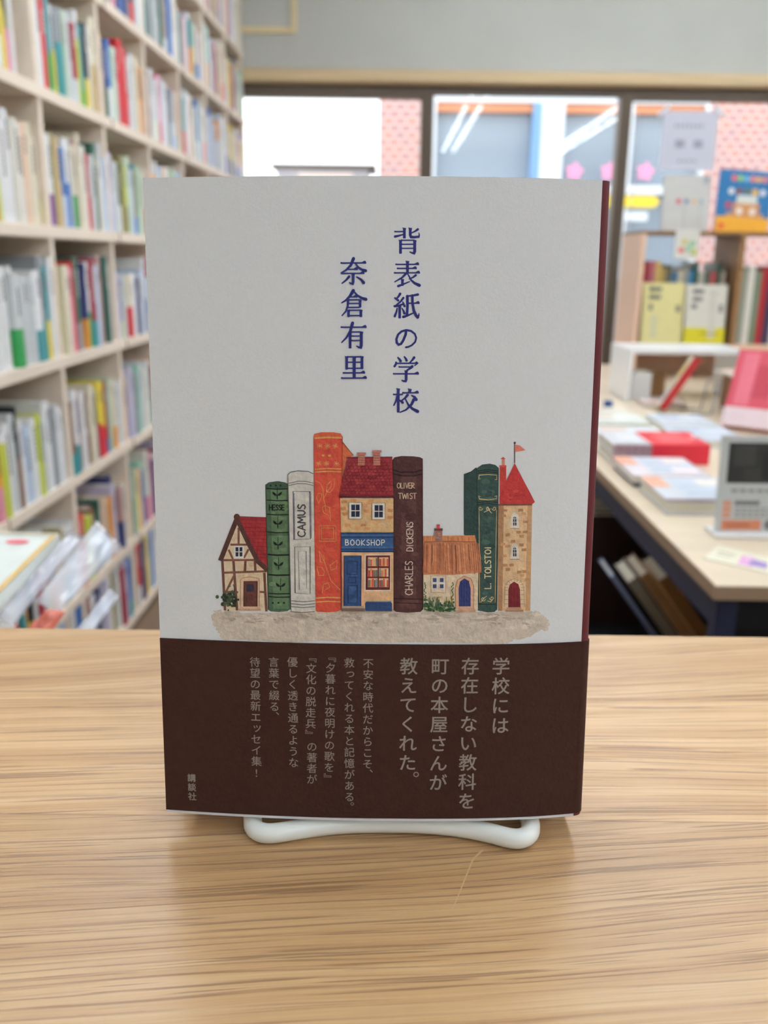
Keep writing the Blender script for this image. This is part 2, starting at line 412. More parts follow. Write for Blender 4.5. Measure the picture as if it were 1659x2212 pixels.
    L.new(hh, bp.inputs['Height']); L.new(bp.outputs[0], b.inputs['Normal'])
    return m
M_OAK = oak()
CT = 0.895
e = empty('sales_counter', (0, 0, 0))
MB().box(-.66, .66, -.36, .3975, CT - .035, CT).build('worktop', M_OAK, e, bevel=0.0015)
k = MB().box(-.62, .62, .33, .36, 0, CT - .035).box(-.62, -.59, -.32, .33, 0, CT - .035).box(.59, .62, -.32, .33, 0, CT - .035)
k.build('counter_base', M_SHELF, e)
# a pale scratch in front of the wire stand
pp = [at_z(*q, CT) for q in ((1043, 1836), (1022, 1856), (1008, 1890), (992, 1930), (975, 1970))]
k = MB()
for i in range(4):
    a, b_ = pp[i], pp[i + 1]; w0 = .00036 - .00006 * i; t = Vector((.7, -.3, 0)).normalized()
    k.quad(a + t * w0 + Vector((0, 0, .00004)), a - t * w0 + Vector((0, 0, .00004)), b_ - t * w0 * .8 + Vector((0, 0, .00004)), b_ + t * w0 * .8 + Vector((0, 0, .00004)))
k.build('scratch', mat('pale_scratch', (204, 170, 126), 0.6), e)
tag(e, 'light oak sales counter with long dark grain under the standing book', 'counter')
# ------------------------------------------------------------------ the standing book
BETA = radians(6.4); BW = 0.0654; BH = 0.1906; BT = 0.0195; CR = 0.0026
BOOK_M = Matrix.Translation((-0.00205, 0.2404, 0.902)) @ Matrix.Rotation(-BETA, 4, 'X') @ Matrix.Rotation(-0.0053, 4, 'Y')
BOOK_I = BOOK_M.inverted()
def bulge(u):
    s = min(1.0, max(-1.0, u / BW))
    return 0.0046 * (1 - abs(s) ** 3.2) if s > 0 else 0.0046 * (1 - abs(s) ** 1.8)
def cover_uv(px, py, off=0.0):
    o = BOOK_I @ EYE; d = (BOOK_I.to_3x3() @ ray(px, py)); y = 0.0
    for _ in range(6):
        t = (y - o.y) / d.y; u = o.x + d.x * t; y = -bulge(u) - off
    return (u, o.z + d.z * t)
NS = 56
US = [-BW + (2 * BW - CR) * i / NS for i in range(NS + 1)]
def front_profile(off):
    """outer profile of the cover from fore edge round the spine to the back, pushed out by off"""
    pts = [(u, -bulge(u) - off) for u in US]
    n_front = len(pts)
    x0, y0 = US[-1], -bulge(US[-1]); cy = y0 + CR
    for k in range(1, 9):
        a = radians(90) * k / 8
        pts.append((x0 + (CR + off) * sin(a), cy - (CR + off) * cos(a)))
    yb = BT
    for k in range(0, 9):
        a = radians(90) * k / 8
        pts.append((x0 + (CR + off) * cos(a), yb - CR + (CR + off) * sin(a)))
    for u in reversed(US[::8]):
        pts.append((u - 1e-5, yb + off))
    return pts, n_front
def sheet(mb, outer, inner, v0, v1, cols):
    n = len(outer)
    for i in range(n - 1):
        a, b, c, d = outer[i], outer[i + 1], inner[i + 1], inner[i]
        P = [(q[0], q[1], v) for v in (v0, v1) for q in (a, b, c, d)]
        fs = [(0, 1, 5, 4), (2, 3, 7, 6), (0, 3, 2, 1), (4, 5, 6, 7)]
        if i == 0: fs.append((3, 0, 4, 7))
        if i == n - 2: fs.append((1, 2, 6, 5))
        mb.add(P, fs, cols(i))
CREAM = lin((232, 237, 243)); MAROON = lin((104, 44, 50))
M_JACKET = mat('cream_jacket_paper', (0, 0, 0), 0.62, 0.3, attr=True, bump=0.09, bscale=1600, noise=0.02, nscale=900)
M_BAND = mat('dark_brown_band_paper', (68, 42, 35), 0.7, 0.2, noise=0.10, nscale=500, bump=0.3, bscale=900)
book = empty('standing_book'); book.matrix_world = BOOK_M
outer, nf = front_profile(0.0)
inner, _ = front_profile(-0.0021)
k = MB(); sheet(k, outer, inner, 0, BH, lambda i: CREAM if i < nf - 1 else MAROON)
jacket = k.build('jacket', M_JACKET, book)
pg = [(u, -bulge(u) + .0023) for u in US[2:-1:3]] + [(.0600, .004), (.0600, BT - .0024), (US[2], BT - .0024)]
MB().prism(pg, .0030, BH - .0030, 2).build('page_block', M_PAGES, book)
o1, nf1 = front_profile(0.00036); i1, _ = front_profile(0.00010)
k = MB(); sheet(k, o1, i1, .0010, .0571, lambda i: (1, 1, 1, 1))
band = k.build('paper_band', M_BAND, book); band['label'] = 'dark brown paper band with grey writing'
tag(book, 'cream hardcover book with drawn book houses and brown paper band, standing on white wire stand', 'book')

class Art:
    """flat printing laid in (u, v) on the cover; cut at the cover's strips and wrapped on its curve"""
    def __init__(s, off, unit=1.6e-6, gain=1.0): s.P = []; s.off = off; s.unit = unit; s.k = 0; s.gain = gain
    def tone(s, c):
        g = [v * s.gain for v in c[:3]]; m = max(g)
        if m > .84: g = [v * .84 / m for v in g]
        if s.gain < 1.3 or s.gain > 1.45: return tuple(g) + (1.0,)
        y = .3 * g[0] + .6 * g[1] + .1 * g[2]
        return tuple(v + (y - v) * .12 for v in g) + (1.0,)
    def reset(s, base=0): s.k = base
    def uvpoly(s, pts, col, tris=None):
        s.k += 1
        s.P.append((pts, s.tone(col), s.k, tris))
    def poly(s, pts, f, col): s.uvpoly([cover_uv(*f(*p)) for p in pts], lin(col))
    def rect(s, x0, y0, x1, y1, f, col): s.poly([(x0, y0), (x1, y0), (x1, y1), (x0, y1)], f, col)
    def ell(s, cx, cy, rx, ry, f, col, n=14, a0=0, a1=2 * pi):
        s.poly([(cx + rx * cos(a0 + (a1 - a0) * i / n), cy + ry * sin(a0 + (a1 - a0) * i / n)) for i in range(n if a1 - a0 > 6.2 else n + 1)], f, col)
    def line(s, pts, f, w, col, w1=None, closed=False):
        if closed: pts = list(pts) + [pts[0]]
        n = len(pts); w1 = w if w1 is None else w1
        L, R = [], []
        for i, p in enumerate(pts):
            a = pts[max(i - 1, 0)]; b = pts[min(i + 1, n - 1)]
            if closed and i in (0, n - 1): a, b = pts[-2], pts[1]
            tx, ty = b[0] - a[0], b[1] - a[1]; l = math.hypot(tx, ty) or 1
            ww = (w + (w1 - w) * i / max(1, n - 1)) / 2
            if 0 < i < n - 1:      # miter
                ax, ay = p[0] - a[0], p[1] - a[1]; la = math.hypot(ax, ay) or 1
                c = abs((ax * tx + ay * ty) / (la * l)); ww /= max(0.55, c)
            nx, ny = -ty / l * ww, tx / l * ww
            L.append((p[0] + nx, p[1] + ny)); R.append((p[0] - nx, p[1] - ny))
        pts2 = [cover_uv(*f(*q)) for q in L + R]
        s.uvpoly(pts2, lin(col), [(i, i + 1, n + i + 1, n + i) for i in range(n - 1)])
    def glyph(s, ch, px, py, size, col, rot=0.0, sx=1.0, bold=0.0, em=(0.5, 0.38)):
        me = glyph_mesh(ch, bold)
        cu, cv = cover_uv(px, py); m = (cover_uv(px + 20, py)[0] - cu) / 20 * size
        c, sn = cos(rot), sin(rot); pts = []
        for x, y in me[0]:
            x, y = (x - em[0]) * sx, y - em[1]
            pts.append((cu + (x * c - y * sn) * m, cv + (x * sn + y * c) * m))
        s.uvpoly(pts, lin(col), me[1])
        if bold:
            d = bold * m
            for a, b in ((d, 0), (-d, 0), (0, d), (0, -d)): s.uvpoly([(x + a, y + b) for x, y in pts], lin(col), me[1])
    def column(s, text, x0, y0, x1, y1, size, col, bold=0.0):
        n = len(text)
        for i, ch in enumerate(text):
            t = i / max(1, n - 1); px, py = x0 + (x1 - x0) * t, y0 + (y1 - y0) * t
            if ch in '、。': s.glyph(ch, px + size * .62, py - size * .55, size, col, bold=bold)
            elif ch == '『' or ch == '』': s.glyph(ch, px, py, size, col, rot=-pi / 2, bold=bold)
            elif ch in 'っッ': s.glyph(ch, px + size * .1, py - size * .08, size, col, bold=bold)
            else: s.glyph(ch, px, py, size, col, bold=bold)
    def build(s, name, m, parent):
        bm = bmesh.new(); cl = bm.loops.layers.float_color.new('col')
        for pts, col, lay, tris in s.P:
            vs = [bm.verts.new((u, -lay * s.unit, v)) for u, v in pts]
            if tris is None:
                try: tris = tessellate_polygon([[Vector((u, v, 0)) for u, v in pts]])
                except Exception: continue
            for t in tris:
                if len(set(t)) < 3: continue
                try: fc = bm.faces.new([vs[i] for i in t])
                except ValueError: continue
                for l in fc.loops: l[cl] = col
        for u in US[1:-1]:
            near = [fc for fc in bm.faces if min(v.co.x for v in fc.verts) < u < max(v.co.x for v in fc.verts)]
            if not near: continue
            geom = set(near)
            for fc in near: geom.update(fc.edges); geom.update(fc.verts)
            bmesh.ops.bisect_plane(bm, geom=list(geom), dist=1e-8, plane_co=(u, 0, 0), plane_no=(1, 0, 0))
        for v in bm.verts:
            u = v.co.x; i = min(NS - 1, max(0, int((u - US[0]) / (US[1] - US[0]))))
            t = (u - US[i]) / (US[i + 1] - US[i])
            b = bulge(US[i]) * (1 - t) + bulge(US[i + 1]) * t
            v.co.y += -b - s.off
        bmesh.ops.recalc_face_normals(bm, faces=bm.faces)
        for fc in bm.faces:
            if fc.normal.y > 0: fc.normal_flip()
        me = bpy.data.meshes.new(name); bm.to_mesh(me); bm.free(); me.materials.append(m)
        o = bpy.data.objects.new(name, me); COL.objects.link(o); o.parent = parent
        return o
GL = {}
def glyph_mesh(ch, bold):
    key = ch
    if key not in GL:
        c = bpy.data.curves.new('glyph', 'FONT'); c.body = ch; c.size = 1; c.resolution_u = 3; c.offset = 0
        o = bpy.data.objects.new('glyph', c); COL.objects.link(o)
        bpy.context.view_layer.update()
        ev = o.evaluated_get(bpy.context.evaluated_depsgraph_get()); me = ev.to_mesh()
        GL[key] = ([(v.co.x, v.co.y) for v in me.vertices], [tuple(p.vertices) for p in me.polygons])
        ev.to_mesh_clear(); bpy.data.objects.remove(o); bpy.data.curves.remove(c)
    return GL[key]
# --- title, drawn stroke by stroke
ft = lambda x, y: (700 + x / 5.028, 470 + y / 5.027)
INK = (44, 48, 118)
A = Art(4e-6, 1.0e-6, 1.25)
def H(x0, y, x1, w=15, tri=True):
    w = w * 1.1
    A.line([(x0, y), (x0 + 20, y + 1), (x1 - 20, y), (x1, y)], ft, w, INK)
    A.ell(x0 + 5, y, 10, w * .62, ft, INK)
    if tri: A.poly([(x1 - 50, y - w * .4), (x1 - 18, y - 24), (x1 - 6, y - 22), (x1 + 4, y - 4), (x1, y + w * .6), (x1 - 30, y + w * .5)], ft, INK)
def V(x, y0, y1, w=28):
    w = w * 1.12
    A.line([(x, y0), (x, (y0 + y1) / 2), (x, y1)], ft, w, INK)
    A.poly([(x - w * .5 - 7, y0 - 5), (x + w * .5 + 5, y0 + 3), (x + w * .5, y0 + 26), (x - w * .5, y0 + 16)], ft, INK)
    A.ell(x, y1 - 1, w * .5, 7, ft, INK)
def D(pts, w0, w1):
    w0, w1 = w0 * 1.12, w1 * 1.12
    A.line(pts, ft, w0, INK, w1)
    A.ell(pts[0][0], pts[0][1], w0 * .5, w0 * .5, ft, INK, 10); A.ell(pts[-1][0], pts[-1][1], w1 * .5, w1 * .5, ft, INK, 10)
# the seven signs of the right column
V(872, 112, 222); H(766, 152, 868, 15, False); D([(772, 206), (810, 198), (866, 182)], 26, 13); V(936, 112, 190); D([(936, 190), (944, 210), (975, 214), (1026, 208)], 27, 24); D([(1028, 212), (1034, 190), (1030, 166)], 20, 8); D([(1018, 128), (990, 148), (948, 168)], 24, 12)
V(830, 244, 388); H(836, 246, 985, 15, False); V(984, 244, 372, 30); D([(984, 370), (978, 388), (955, 384), (932, 374)], 28, 12); H(842, 290, 972, 14, False); H(842, 334, 972, 14, False)
H(778, 508, 1030); H(794, 552, 1005); H(762, 600, 1040); V(906, 472, 602); D([(892, 606), (848, 652), (768, 698)], 26, 12); V(851, 668, 738, 26); D([(806, 744), (850, 728), (928, 696)], 26, 12); D([(996, 626), (968, 648), (926, 668)], 24, 12); D([(908, 610), (946, 680), (982, 712), (1034, 736)], 13, 32)
D([(826, 828), (812, 852), (786, 884)], 26, 18); D([(770, 874), (806, 900)], 18, 22); D([(862, 872), (832, 912), (786, 950)], 22, 16); D([(766, 962), (810, 958), (866, 936)], 24, 18); D([(856, 918), (874, 962)], 14, 24); V(821, 960, 1090, 26); D([(794, 986), (784, 1030), (768, 1072)], 14, 24); D([(846, 986), (862, 1012), (872, 1040)], 12, 26)
D([(1018, 836), (970, 846), (898, 854)], 26, 15); D([(904, 854), (906, 960), (900, 1058)], 28, 26); D([(862, 1078), (904, 1066), (984, 1030)], 28, 12); H(908, 930, 1036); D([(958, 846), (960, 930), (974, 1010), (998, 1060), (1018, 1084)], 26, 28); D([(1020, 1082), (1030, 1060), (1030, 1042)], 20, 9)
D([(890, 1240), (886, 1270), (862, 1330), (836, 1372), (810, 1380), (790, 1360), (786, 1320), (804, 1270), (842, 1236), (894, 1222), (946, 1232), (986, 1264), (1001, 1306), (990, 1350), (954, 1386), (914, 1404), (888, 1408)], 26, 17)
D([(802, 1520), (820, 1538), (832, 1558)], 15, 26); D([(872, 1512), (888, 1532), (896, 1552)], 15, 26); D([(978, 1520), (958, 1548), (932, 1574)], 26, 13); D([(782, 1572), (780, 1592), (766, 1614)], 18, 24); H(785, 1582, 1012, 15, False); A.poly([(984, 1576), (1006, 1560), (1028, 1582), (1004, 1600), (984, 1616), (978, 1604), (998, 1588)], ft, INK); H(812, 1622, 945, 14, False); D([(956, 1618), (930, 1640), (894, 1664)], 30, 15); V(892, 1662, 1762, 27); D([(892, 1758), (886, 1776), (864, 1776), (848, 1768)], 27, 14); H(752, 1696, 1028)
H(752, 1920, 856, 15, False); V(806, 1856, 2112, 27); D([(796, 1940), (782, 1990), (758, 2038)], 22, 14); D([(822, 1984), (840, 1996), (852, 2008)], 15, 28); V(932, 1860, 1898, 28); H(852, 1902, 1026); D([(906, 1928), (882, 1958), (846, 1984)], 26, 13); D([(952, 1932), (982, 1948), (1000, 1976)], 15, 32); D([(974, 1976), (950, 2030), (890, 2088), (826, 2114)], 30, 12); D([(884, 1972), (916, 2034), (960, 2076), (1016, 2104)], 13, 32)
# the four signs of the left column
H(182, 493, 456); D([(320, 446), (290, 520), (240, 570), (186, 602)], 32, 13); D([(342, 502), (372, 540), (410, 566), (452, 578)], 14, 30); H(248, 562, 366, 14); H(186, 606, 436, 14); V(316, 612, 704, 27); D([(316, 702), (312, 720), (292, 716), (276, 706)], 26, 12); D([(272, 642), (240, 680), (196, 714)], 26, 14); D([(356, 646), (400, 672), (430, 708)], 14, 30)
D([(318, 794), (280, 856), (236, 900), (192, 926)], 34, 13); D([(322, 800), (362, 846), (412, 876), (454, 888)], 15, 32); H(292, 862, 362, 13); D([(262, 894), (258, 960), (236, 1020), (196, 1064)], 24, 13); H(262, 893, 395, 14, False); V(391, 892, 972, 26); H(268, 932, 384, 13, False); H(258, 975, 388, 14, False); V(266, 1004, 1076, 26); H(266, 1006, 405, 14, False); V(400, 1002, 1076, 27); H(270, 1064, 398, 14, False)
H(184, 1190, 460); D([(310, 1146), (284, 1238), (242, 1306), (192, 1356)], 32, 13); V(283, 1244, 1416, 27); H(286, 1242, 404, 14, False); V(404, 1238, 1394, 30); D([(404, 1392), (400, 1412), (376, 1408), (354, 1396)], 28, 12); H(296, 1286, 392, 13, False); H(296, 1334, 392, 13, False)
V(246, 1508, 1646, 26); H(250, 1512, 414, 15, False); V(412, 1506, 1640, 27); H(256, 1570, 402, 13, False); H(256, 1636, 402, 14, False); V(328, 1512, 1736, 30); H(208, 1686, 444); H(188, 1742, 462)
A.build('printed_title', mat('blue_title_ink', (0, 0, 0), 0.55, 0.25, attr=True), jacket)['label'] = 'dark blue vertical title and author name'

# --- writing on the paper band
B = Art(0.00036 + 6e-6, 1e-7, 1.5)
G = (124, 116, 109)
B.column('学校には', 1082, 1438, 1080, 1566, 40, G, .012)
B.column('存在しない教科を', 1015.5, 1438, 1008, 1729, 40, G, .012)
B.column('町の本屋さんが', 950.5, 1438, 946, 1689, 40, G, .012)
B.column('教えてくれた', 883, 1438, 880, 1646, 40, G, .012)
B.glyph('。', 903, 1664, 40, G, em=(.3, .3))
B.column('不安な時代だからこそ', 795.6, 1432, 794, 1649, 23.5, G, .004); B.glyph('、', 802, 1665, 24, G, em=(.2, .05))
B.column('救ってくれる本と記憶がある', 754.5, 1430.5, 755, 1720, 23.5, G, .004); B.glyph('。', 761, 1735, 24, G, em=(.2, .1))
B.column('『夕暮れに夜明けの歌を』', 714.6, 1418, 711, 1680, 23.5, G, .004)
B.column('『文化の脱走兵』', 672.7, 1419, 671, 1586, 23.5, G, .004)
B.column('の著者が', 674, 1611.5, 674, 1682, 23.5, G, .004)
B.column('優しく透き通るような', 632, 1429, 634.5, 1646, 23.5, G, .004)
B.column('言葉で綴る', 591.5, 1429, 593, 1525, 23.5, G, .004); B.glyph('、', 600, 1541, 24, G, em=(.2, .05))
B.column('待望の最新エッセイ集', 551, 1429, 554.5, 1643, 23.5, G, .004); B.glyph('!', 554.5, 1668, 25, G, em=(.14, .36))
B.column('講談社', 414.5, 1679, 416, 1719, 18.5, G, .022)
B.build('band_writing', mat('grey_band_ink', (0, 0, 0), 0.6, 0.25, attr=True), band)['label'] = 'grey vertical writing'
# --- the watercolour of books and houses
f1 = lambda x, y: (440 + x * .22606, 900 + y * .22606)
f2 = lambda x, y: (660 + x * .18983, 920 + y * .18983)
f3 = lambda x, y: (900 + x * .2079, 940 + y * .2079)
W = Art(4e-6, 1.4e-6, 1.42)
ar = random.Random(3)
FONT = {'A': [[(0, 0), (.35, 1), (.7, 0)], [(.14, .38), (.56, .38)]], 'B': [[(0, 0), (0, 1), (.45, .95), (.5, .75), (.35, .55), (0, .52), (.5, .48), (.62, .25), (.45, .03), (0, 0)]],
        'C': [[(.65, .85), (.45, 1), (.15, .9), (0, .5), (.12, .12), (.4, 0), (.65, .15)]], 'D': [[(0, 0), (0, 1), (.4, .95), (.65, .55), (.45, .08), (0, 0)]],
        'E': [[(.55, 1), (0, 1), (0, 0), (.55, 0)], [(0, .52), (.45, .52)]], 'H': [[(0, 0), (0, 1)], [(.6, 0), (.6, 1)], [(0, .5), (.6, .5)]], 'I': [[(.1, 0), (.1, 1)]],
        'K': [[(0, 0), (0, 1)], [(.58, 1), (0, .45), (.6, 0)]], 'L': [[(0, 1), (0, 0), (.5, 0)]], 'M': [[(0, 0), (.1, 1), (.4, .35), (.7, 1), (.8, 0)]], 'N': [[(0, 0), (0, 1), (.6, 0), (.6, 1)]],
        'O': [[(.35, 1), (.1, .85), (0, .5), (.1, .12), (.36, 0), (.62, .14), (.72, .5), (.6, .86), (.35, 1)]], 'P': [[(0, 0), (0, 1), (.45, .95), (.55, .72), (.4, .5), (0, .46)]],
        'R': [[(0, 0), (0, 1), (.42, .95), (.5, .75), (.38, .55), (0, .48), (.6, 0)]], 'S': [[(.55, .88), (.35, 1), (.1, .9), (.08, .68), (.3, .53), (.5, .4), (.52, .15), (.3, 0), (.02, .1)]],
        'T': [[(0, 1), (.7, 1)], [(.35, 1), (.35, 0)]], 'U': [[(0, 1), (.02, .25), (.28, 0), (.55, .25), (.58, 1)]], 'V': [[(0, 1), (.32, 0), (.62, 1)]], 'W': [[(0, 1), (.2, 0), (.45, .8), (.7, 0), (.9, 1)]],
        '.': [[(.05, 0), (.12, .06)]], ' ': []}
def write(txt, x, y, h, f, w, col, gap=.25, ang=0.0, sx=1.0):
    """hand lettering; (x, y) is the start of the baseline, ang turns it"""
    cx = 0.0; c, s_ = cos(ang), sin(ang)
    for ch in txt:
        wd = 0.3
        for st in FONT[ch]:
            q_ = [(x + (cx + px * sx * h) * c + py * h * s_, y + (cx + px * sx * h) * s_ - py * h * c) for px, py in st]
            for a_, b_ in zip(q_, q_[1:]): W.line([a_, b_], f, w, col)
            for a_ in q_: W.ell(a_[0], a_[1], w / 2, w / 2, f, col, 7)
            wd = max([wd] + [p[0] for p in st])
        cx += (wd * sx + gap) * h
def jag(pts, amt, n=5):
    out = []
    for i, p in enumerate(pts):
        q = pts[(i + 1) % len(pts)]
        for k in range(n):
            t = k / n
            out.append((p[0] + (q[0] - p[0]) * t + ar.uniform(-amt, amt), p[1] + (q[1] - p[1]) * t + ar.uniform(-amt, amt)))
    return out
def blot(x0, y0, x1, y1, f, n, cols, r, aspect=1.6):
    for _ in range(n):
        q = r * ar.uniform(.6, 1.2); m_ = min(q * aspect, (x1 - x0) * .45)
        x, y = ar.uniform(x0 + m_, x1 - m_), ar.uniform(y0 + q, y1 - q)
        W.ell(x, y, q * aspect, q, f, ar.choice(cols), 8)
# grey wash under the houses
fp = lambda x, y: (x, y)
W.poly(jag([(462, 1318), (520, 1322), (1150, 1318), (1172, 1326), (1186, 1345), (1182, 1358), (1140, 1376), (1110, 1384), (1090, 1391), (560, 1386), (480, 1382), (470, 1365), (456, 1340)], 3.5, 8), fp, (186, 174, 160))
for _ in range(170):
    x = ar.uniform(480, 1165); y = 1324 + abs(ar.gauss(0, 16)); y = min(y, 1378)
    W.k = 2 + _ % 40
    c = ar.choice([(172, 160, 147), (178, 167, 153), (160, 148, 136), (190, 179, 165), (196, 185, 172), (182, 170, 156)])
    W.poly(jag([(x - ar.uniform(6, 22), y), (x, y - ar.uniform(2, 5)), (x + ar.uniform(6, 22), y + 1), (x, y + ar.uniform(2, 6))], 2.2, 3), fp, c)
# half-timbered house
W.reset(60); BR = (108, 68, 56)
W.poly([(320, 950), (600, 960), (610, 1370), (600, 1480), (520, 1400)], f1, (160, 38, 44))
for r_ in range(11):
    y = 985 + r_ * 36; x0 = 345 + r_ * 18
    W.line([(x0, y), (600, y + 4)], f1, 4, (120, 26, 38))
    for c_ in range(5):
        x = x0 + 15 + c_ * 48 + (r_ % 2) * 22
        if x < 595: W.line([(x, y), (x + 8, y + 34)], f1, 3, (122, 28, 38))
W.poly([(345, 958), (595, 962), (595, 980), (350, 985)], f1, (140, 40, 48))
W.poly([(170, 1370), (320, 1010), (520, 1370), (605, 1470), (610, 1850), (215, 1850)], f1, (222, 200, 166))
for _ in range(26): W.k = 132; blot(200, 1390, 590, 1800, f1, 1, [(212, 184, 146), (228, 208, 178), (216, 190, 152)], 22)
W.reset(140)
for a in ([(180, 1375), (205, 1850)], [(285, 1375), (320, 1850)], [(400, 1370), (395, 1480)], [(490, 1375), (495, 1480)], [(580, 1490), (600, 1860)]): W.line(a, f1, 24, BR)
for a in ([(170, 1370), (520, 1368)], [(190, 1490), (605, 1475)], [(255, 1222), (420, 1222)], [(335, 1060), (335, 1220)], [(240, 1270), (280, 1360)], [(430, 1265), (385, 1350)], [(300, 1500), (205, 1690)], [(200, 1672), (330, 1676)], [(520, 1672), (590, 1676)]): W.line(a, f1, 20, (122, 78, 62))
W.line([(160, 1375), (318, 975)], f1, 46, (84, 52, 48)); W.line([(318, 975), (420, 1190), (520, 1385), (612, 1465)], f1, 44, (84, 52, 48))
W.ell(318, 958, 30, 32, f1, (92, 54, 46))
W.rect(290, 1232, 384, 1352, f1, (240, 240, 238))
for x in (306, 344):
    for y in (1246, 1294): W.rect(x, y, x + 27, y + 40, f1, (40, 42, 62))
W.poly([(345, 1850), (348, 1560), (360, 1535), (430, 1520), (530, 1535), (535, 1560), (540, 1850)], f1, (206, 172, 140))
W.line([(352, 1840), (352, 1560), (372, 1540), (440, 1530), (530, 1545), (532, 1840)], f1, 5, (150, 110, 90))
W.rect(385, 1572, 512, 1812, f1, (98, 54, 50)); W.rect(408, 1600, 480, 1670, f1, (52, 48, 66)); W.line([(385, 1572), (512, 1572), (512, 1812), (385, 1812)], f1, 7, (66, 38, 40), closed=True)
W.rect(345, 1812, 540, 1830, f1, (196, 158, 128)); W.rect(335, 1832, 545, 1852, f1, (176, 140, 116))
for _ in range(70):
    W.k = 200 + _ % 20
    W.ell(ar.gauss(245, 42), ar.gauss(1745, 42), ar.uniform(8, 20), ar.uniform(8, 20), f1, ar.choice([(40, 56, 40), (58, 76, 54), (32, 44, 36), (74, 92, 66)]), 7)
W.line([(285, 1700), (296, 1640), (285, 1600)], f1, 7, (40, 50, 40))
# green book
W.reset(60); GD = (22, 34, 30)
W.poly([(590, 650), (620, 628), (700, 616), (780, 628), (808, 645), (830, 1840), (800, 1858), (720, 1866), (640, 1860), (618, 1845)], f1, (70, 98, 72))
W.poly([(640, 690), (790, 690), (812, 1835), (665, 1835)], f1, (88, 118, 84))
blot(620, 720, 810, 1820, f1, 30, [(78, 106, 76), (98, 128, 90), (84, 112, 82)], 22)
W.poly([(590, 650), (640, 625), (720, 616), (808, 645), (806, 690), (592, 690)], f1, (58, 82, 66))
for y in (690, 800, 936, 1105, 1320, 1512, 1690, 1722): W.line([(598 + (y - 650) * .022, y - 4), (700, y + 3), (806 + (y - 650) * .02, y)], f1, 10 if y not in (1320, 1512) else 15, GD)
for y in (1118, 1130): W.line([(610, y), (815, y)], f1, 4, GD)
for x in (640, 690, 735): W.ell(x, 658, 9, 9, f1, GD, 8)
for x in (660, 715, 768): W.ell(x, 1778, 11, 9, f1, GD, 8)
W.line([(592, 650), (618, 1845)], f1, 6, (36, 52, 44)); W.line([(806, 650), (830, 1840)], f1, 6, (36, 52, 44))
for x, y in ((703, 735), (709, 1010), (711, 1210), (716, 1405), (735, 1605)):
    W.line([(x, y - 62), (x, y + 60)], f1, 5, GD); W.line([(x, y + 10), (x, y + 50)], f1, 10, GD)
    for s in (-1, 1):
        W.poly([(x, y + 18), (x + s * 22, y - 8), (x + s * 46, y - 20), (x + s * 42, y + 4), (x + s * 24, y + 20)], f1, GD)
write('HESSE', 628, 892, 50, f1, 9, (26, 30, 28), gap=.12, sx=.85)
# grey book
W.reset(230); K = (92, 92, 94)
W.poly([(805, 555), (830, 530), (900, 516), (1000, 522), (1048, 545), (1070, 1850), (1040, 1862), (940, 1868), (840, 1860)], f1, (190, 187, 180))
blot(840, 580, 1040, 1830, f1, 26, [(182, 179, 172), (196, 193, 187), (186, 184, 178)], 26)
W.line([(805, 555), (830, 530), (900, 516), (1000, 522), (1048, 545)], f1, 8, K); W.line([(806, 555), (836, 1860)], f1, 6, K); W.line([(836, 1860), (940, 1868), (1062, 1860)], f1, 7, K)
for y in (630, 652): W.line([(812, y + 6), (900, y - 14), (980, y - 12), (1048, y + 4)], f1, 6, K)
for y in (1756, 1785, 1812): W.line([(838, y), (950, y + 10), (1065, y)], f1, 7, K)
W.line([(855, 712), (1015, 714), (1020, 1166), (865, 1172)], f1, 9, (84, 86, 100), closed=True)
W.line([(1020, 730), (1024, 1160)], f1, 16, (110, 112, 126)); W.line([(860, 730), (868, 1165)], f1, 14, (100, 102, 114))
W.line([(870, 1242), (1018, 1240), (1018, 1690), (875, 1682)], f1, 7, K, closed=True); W.line([(905, 1285), (980, 1285), (985, 1640), (915, 1650)], f1, 5, (120, 120, 120), closed=True)
write('CAMUS', 972, 1145, 72, f1, 13, (70, 70, 72), gap=.20, ang=-pi / 2, sx=1.05)
# red orange book
W.reset(60); OR = (236, 166, 84)
W.poly([(415, 165), (545, 335), (470, 375), (420, 590)], f2, (216, 104, 50)); W.line([(420, 190), (545, 335)], f2, 7, (120, 62, 44))
W.poly([(92, 115), (100, 90), (180, 72), (320, 72), (400, 85), (420, 120), (405, 2095), (360, 2112), (240, 2120), (130, 2112), (110, 2095)], f2, (206, 70, 46))
blot(130, 180, 390, 2050, f2, 50, [(198, 60, 44), (214, 80, 50), (210, 74, 46), (194, 56, 46)], 34)
W.poly([(92, 115), (100, 90), (180, 72), (320, 72), (400, 85), (420, 118), (410, 125), (98, 128)], f2, (218, 92, 50))
for y, w in ((136, 20), (490, 12), (522, 14), (1955, 16), (2000, 14)): W.line([(100 + y * .008, y + 4), (250, y - 6), (414 - y * .006, y)], f2, w, OR)
W.line([(418, 120), (404, 2095)], f2, 8, (140, 44, 40)); W.line([(94, 120), (110, 2095)], f2, 6, (170, 60, 44))
def star(x, y, r):
    for k in range(4):
        a = k * pi / 4 + ar.uniform(-.2, .2)
        W.line([(x - r * cos(a), y - r * sin(a)), (x + r * cos(a), y + r * sin(a))], f2, 6, OR)
for x in (160, 248, 338): star(x, 228, 34)
for x in (150, 236, 352): star(x, 428, 34)
W.ell(200, 335, 18, 13, f2, OR); W.ell(272, 338, 18, 14, f2, OR)
def leaf(pts): W.line(pts, f2, 6, OR, closed=True)
W.line([(115, 625), (170, 650), (200, 720), (205, 830), (225, 900), (235, 970)], f2, 6, OR); W.line([(210, 820), (240, 760), (290, 690), (300, 650)], f2, 6, OR)
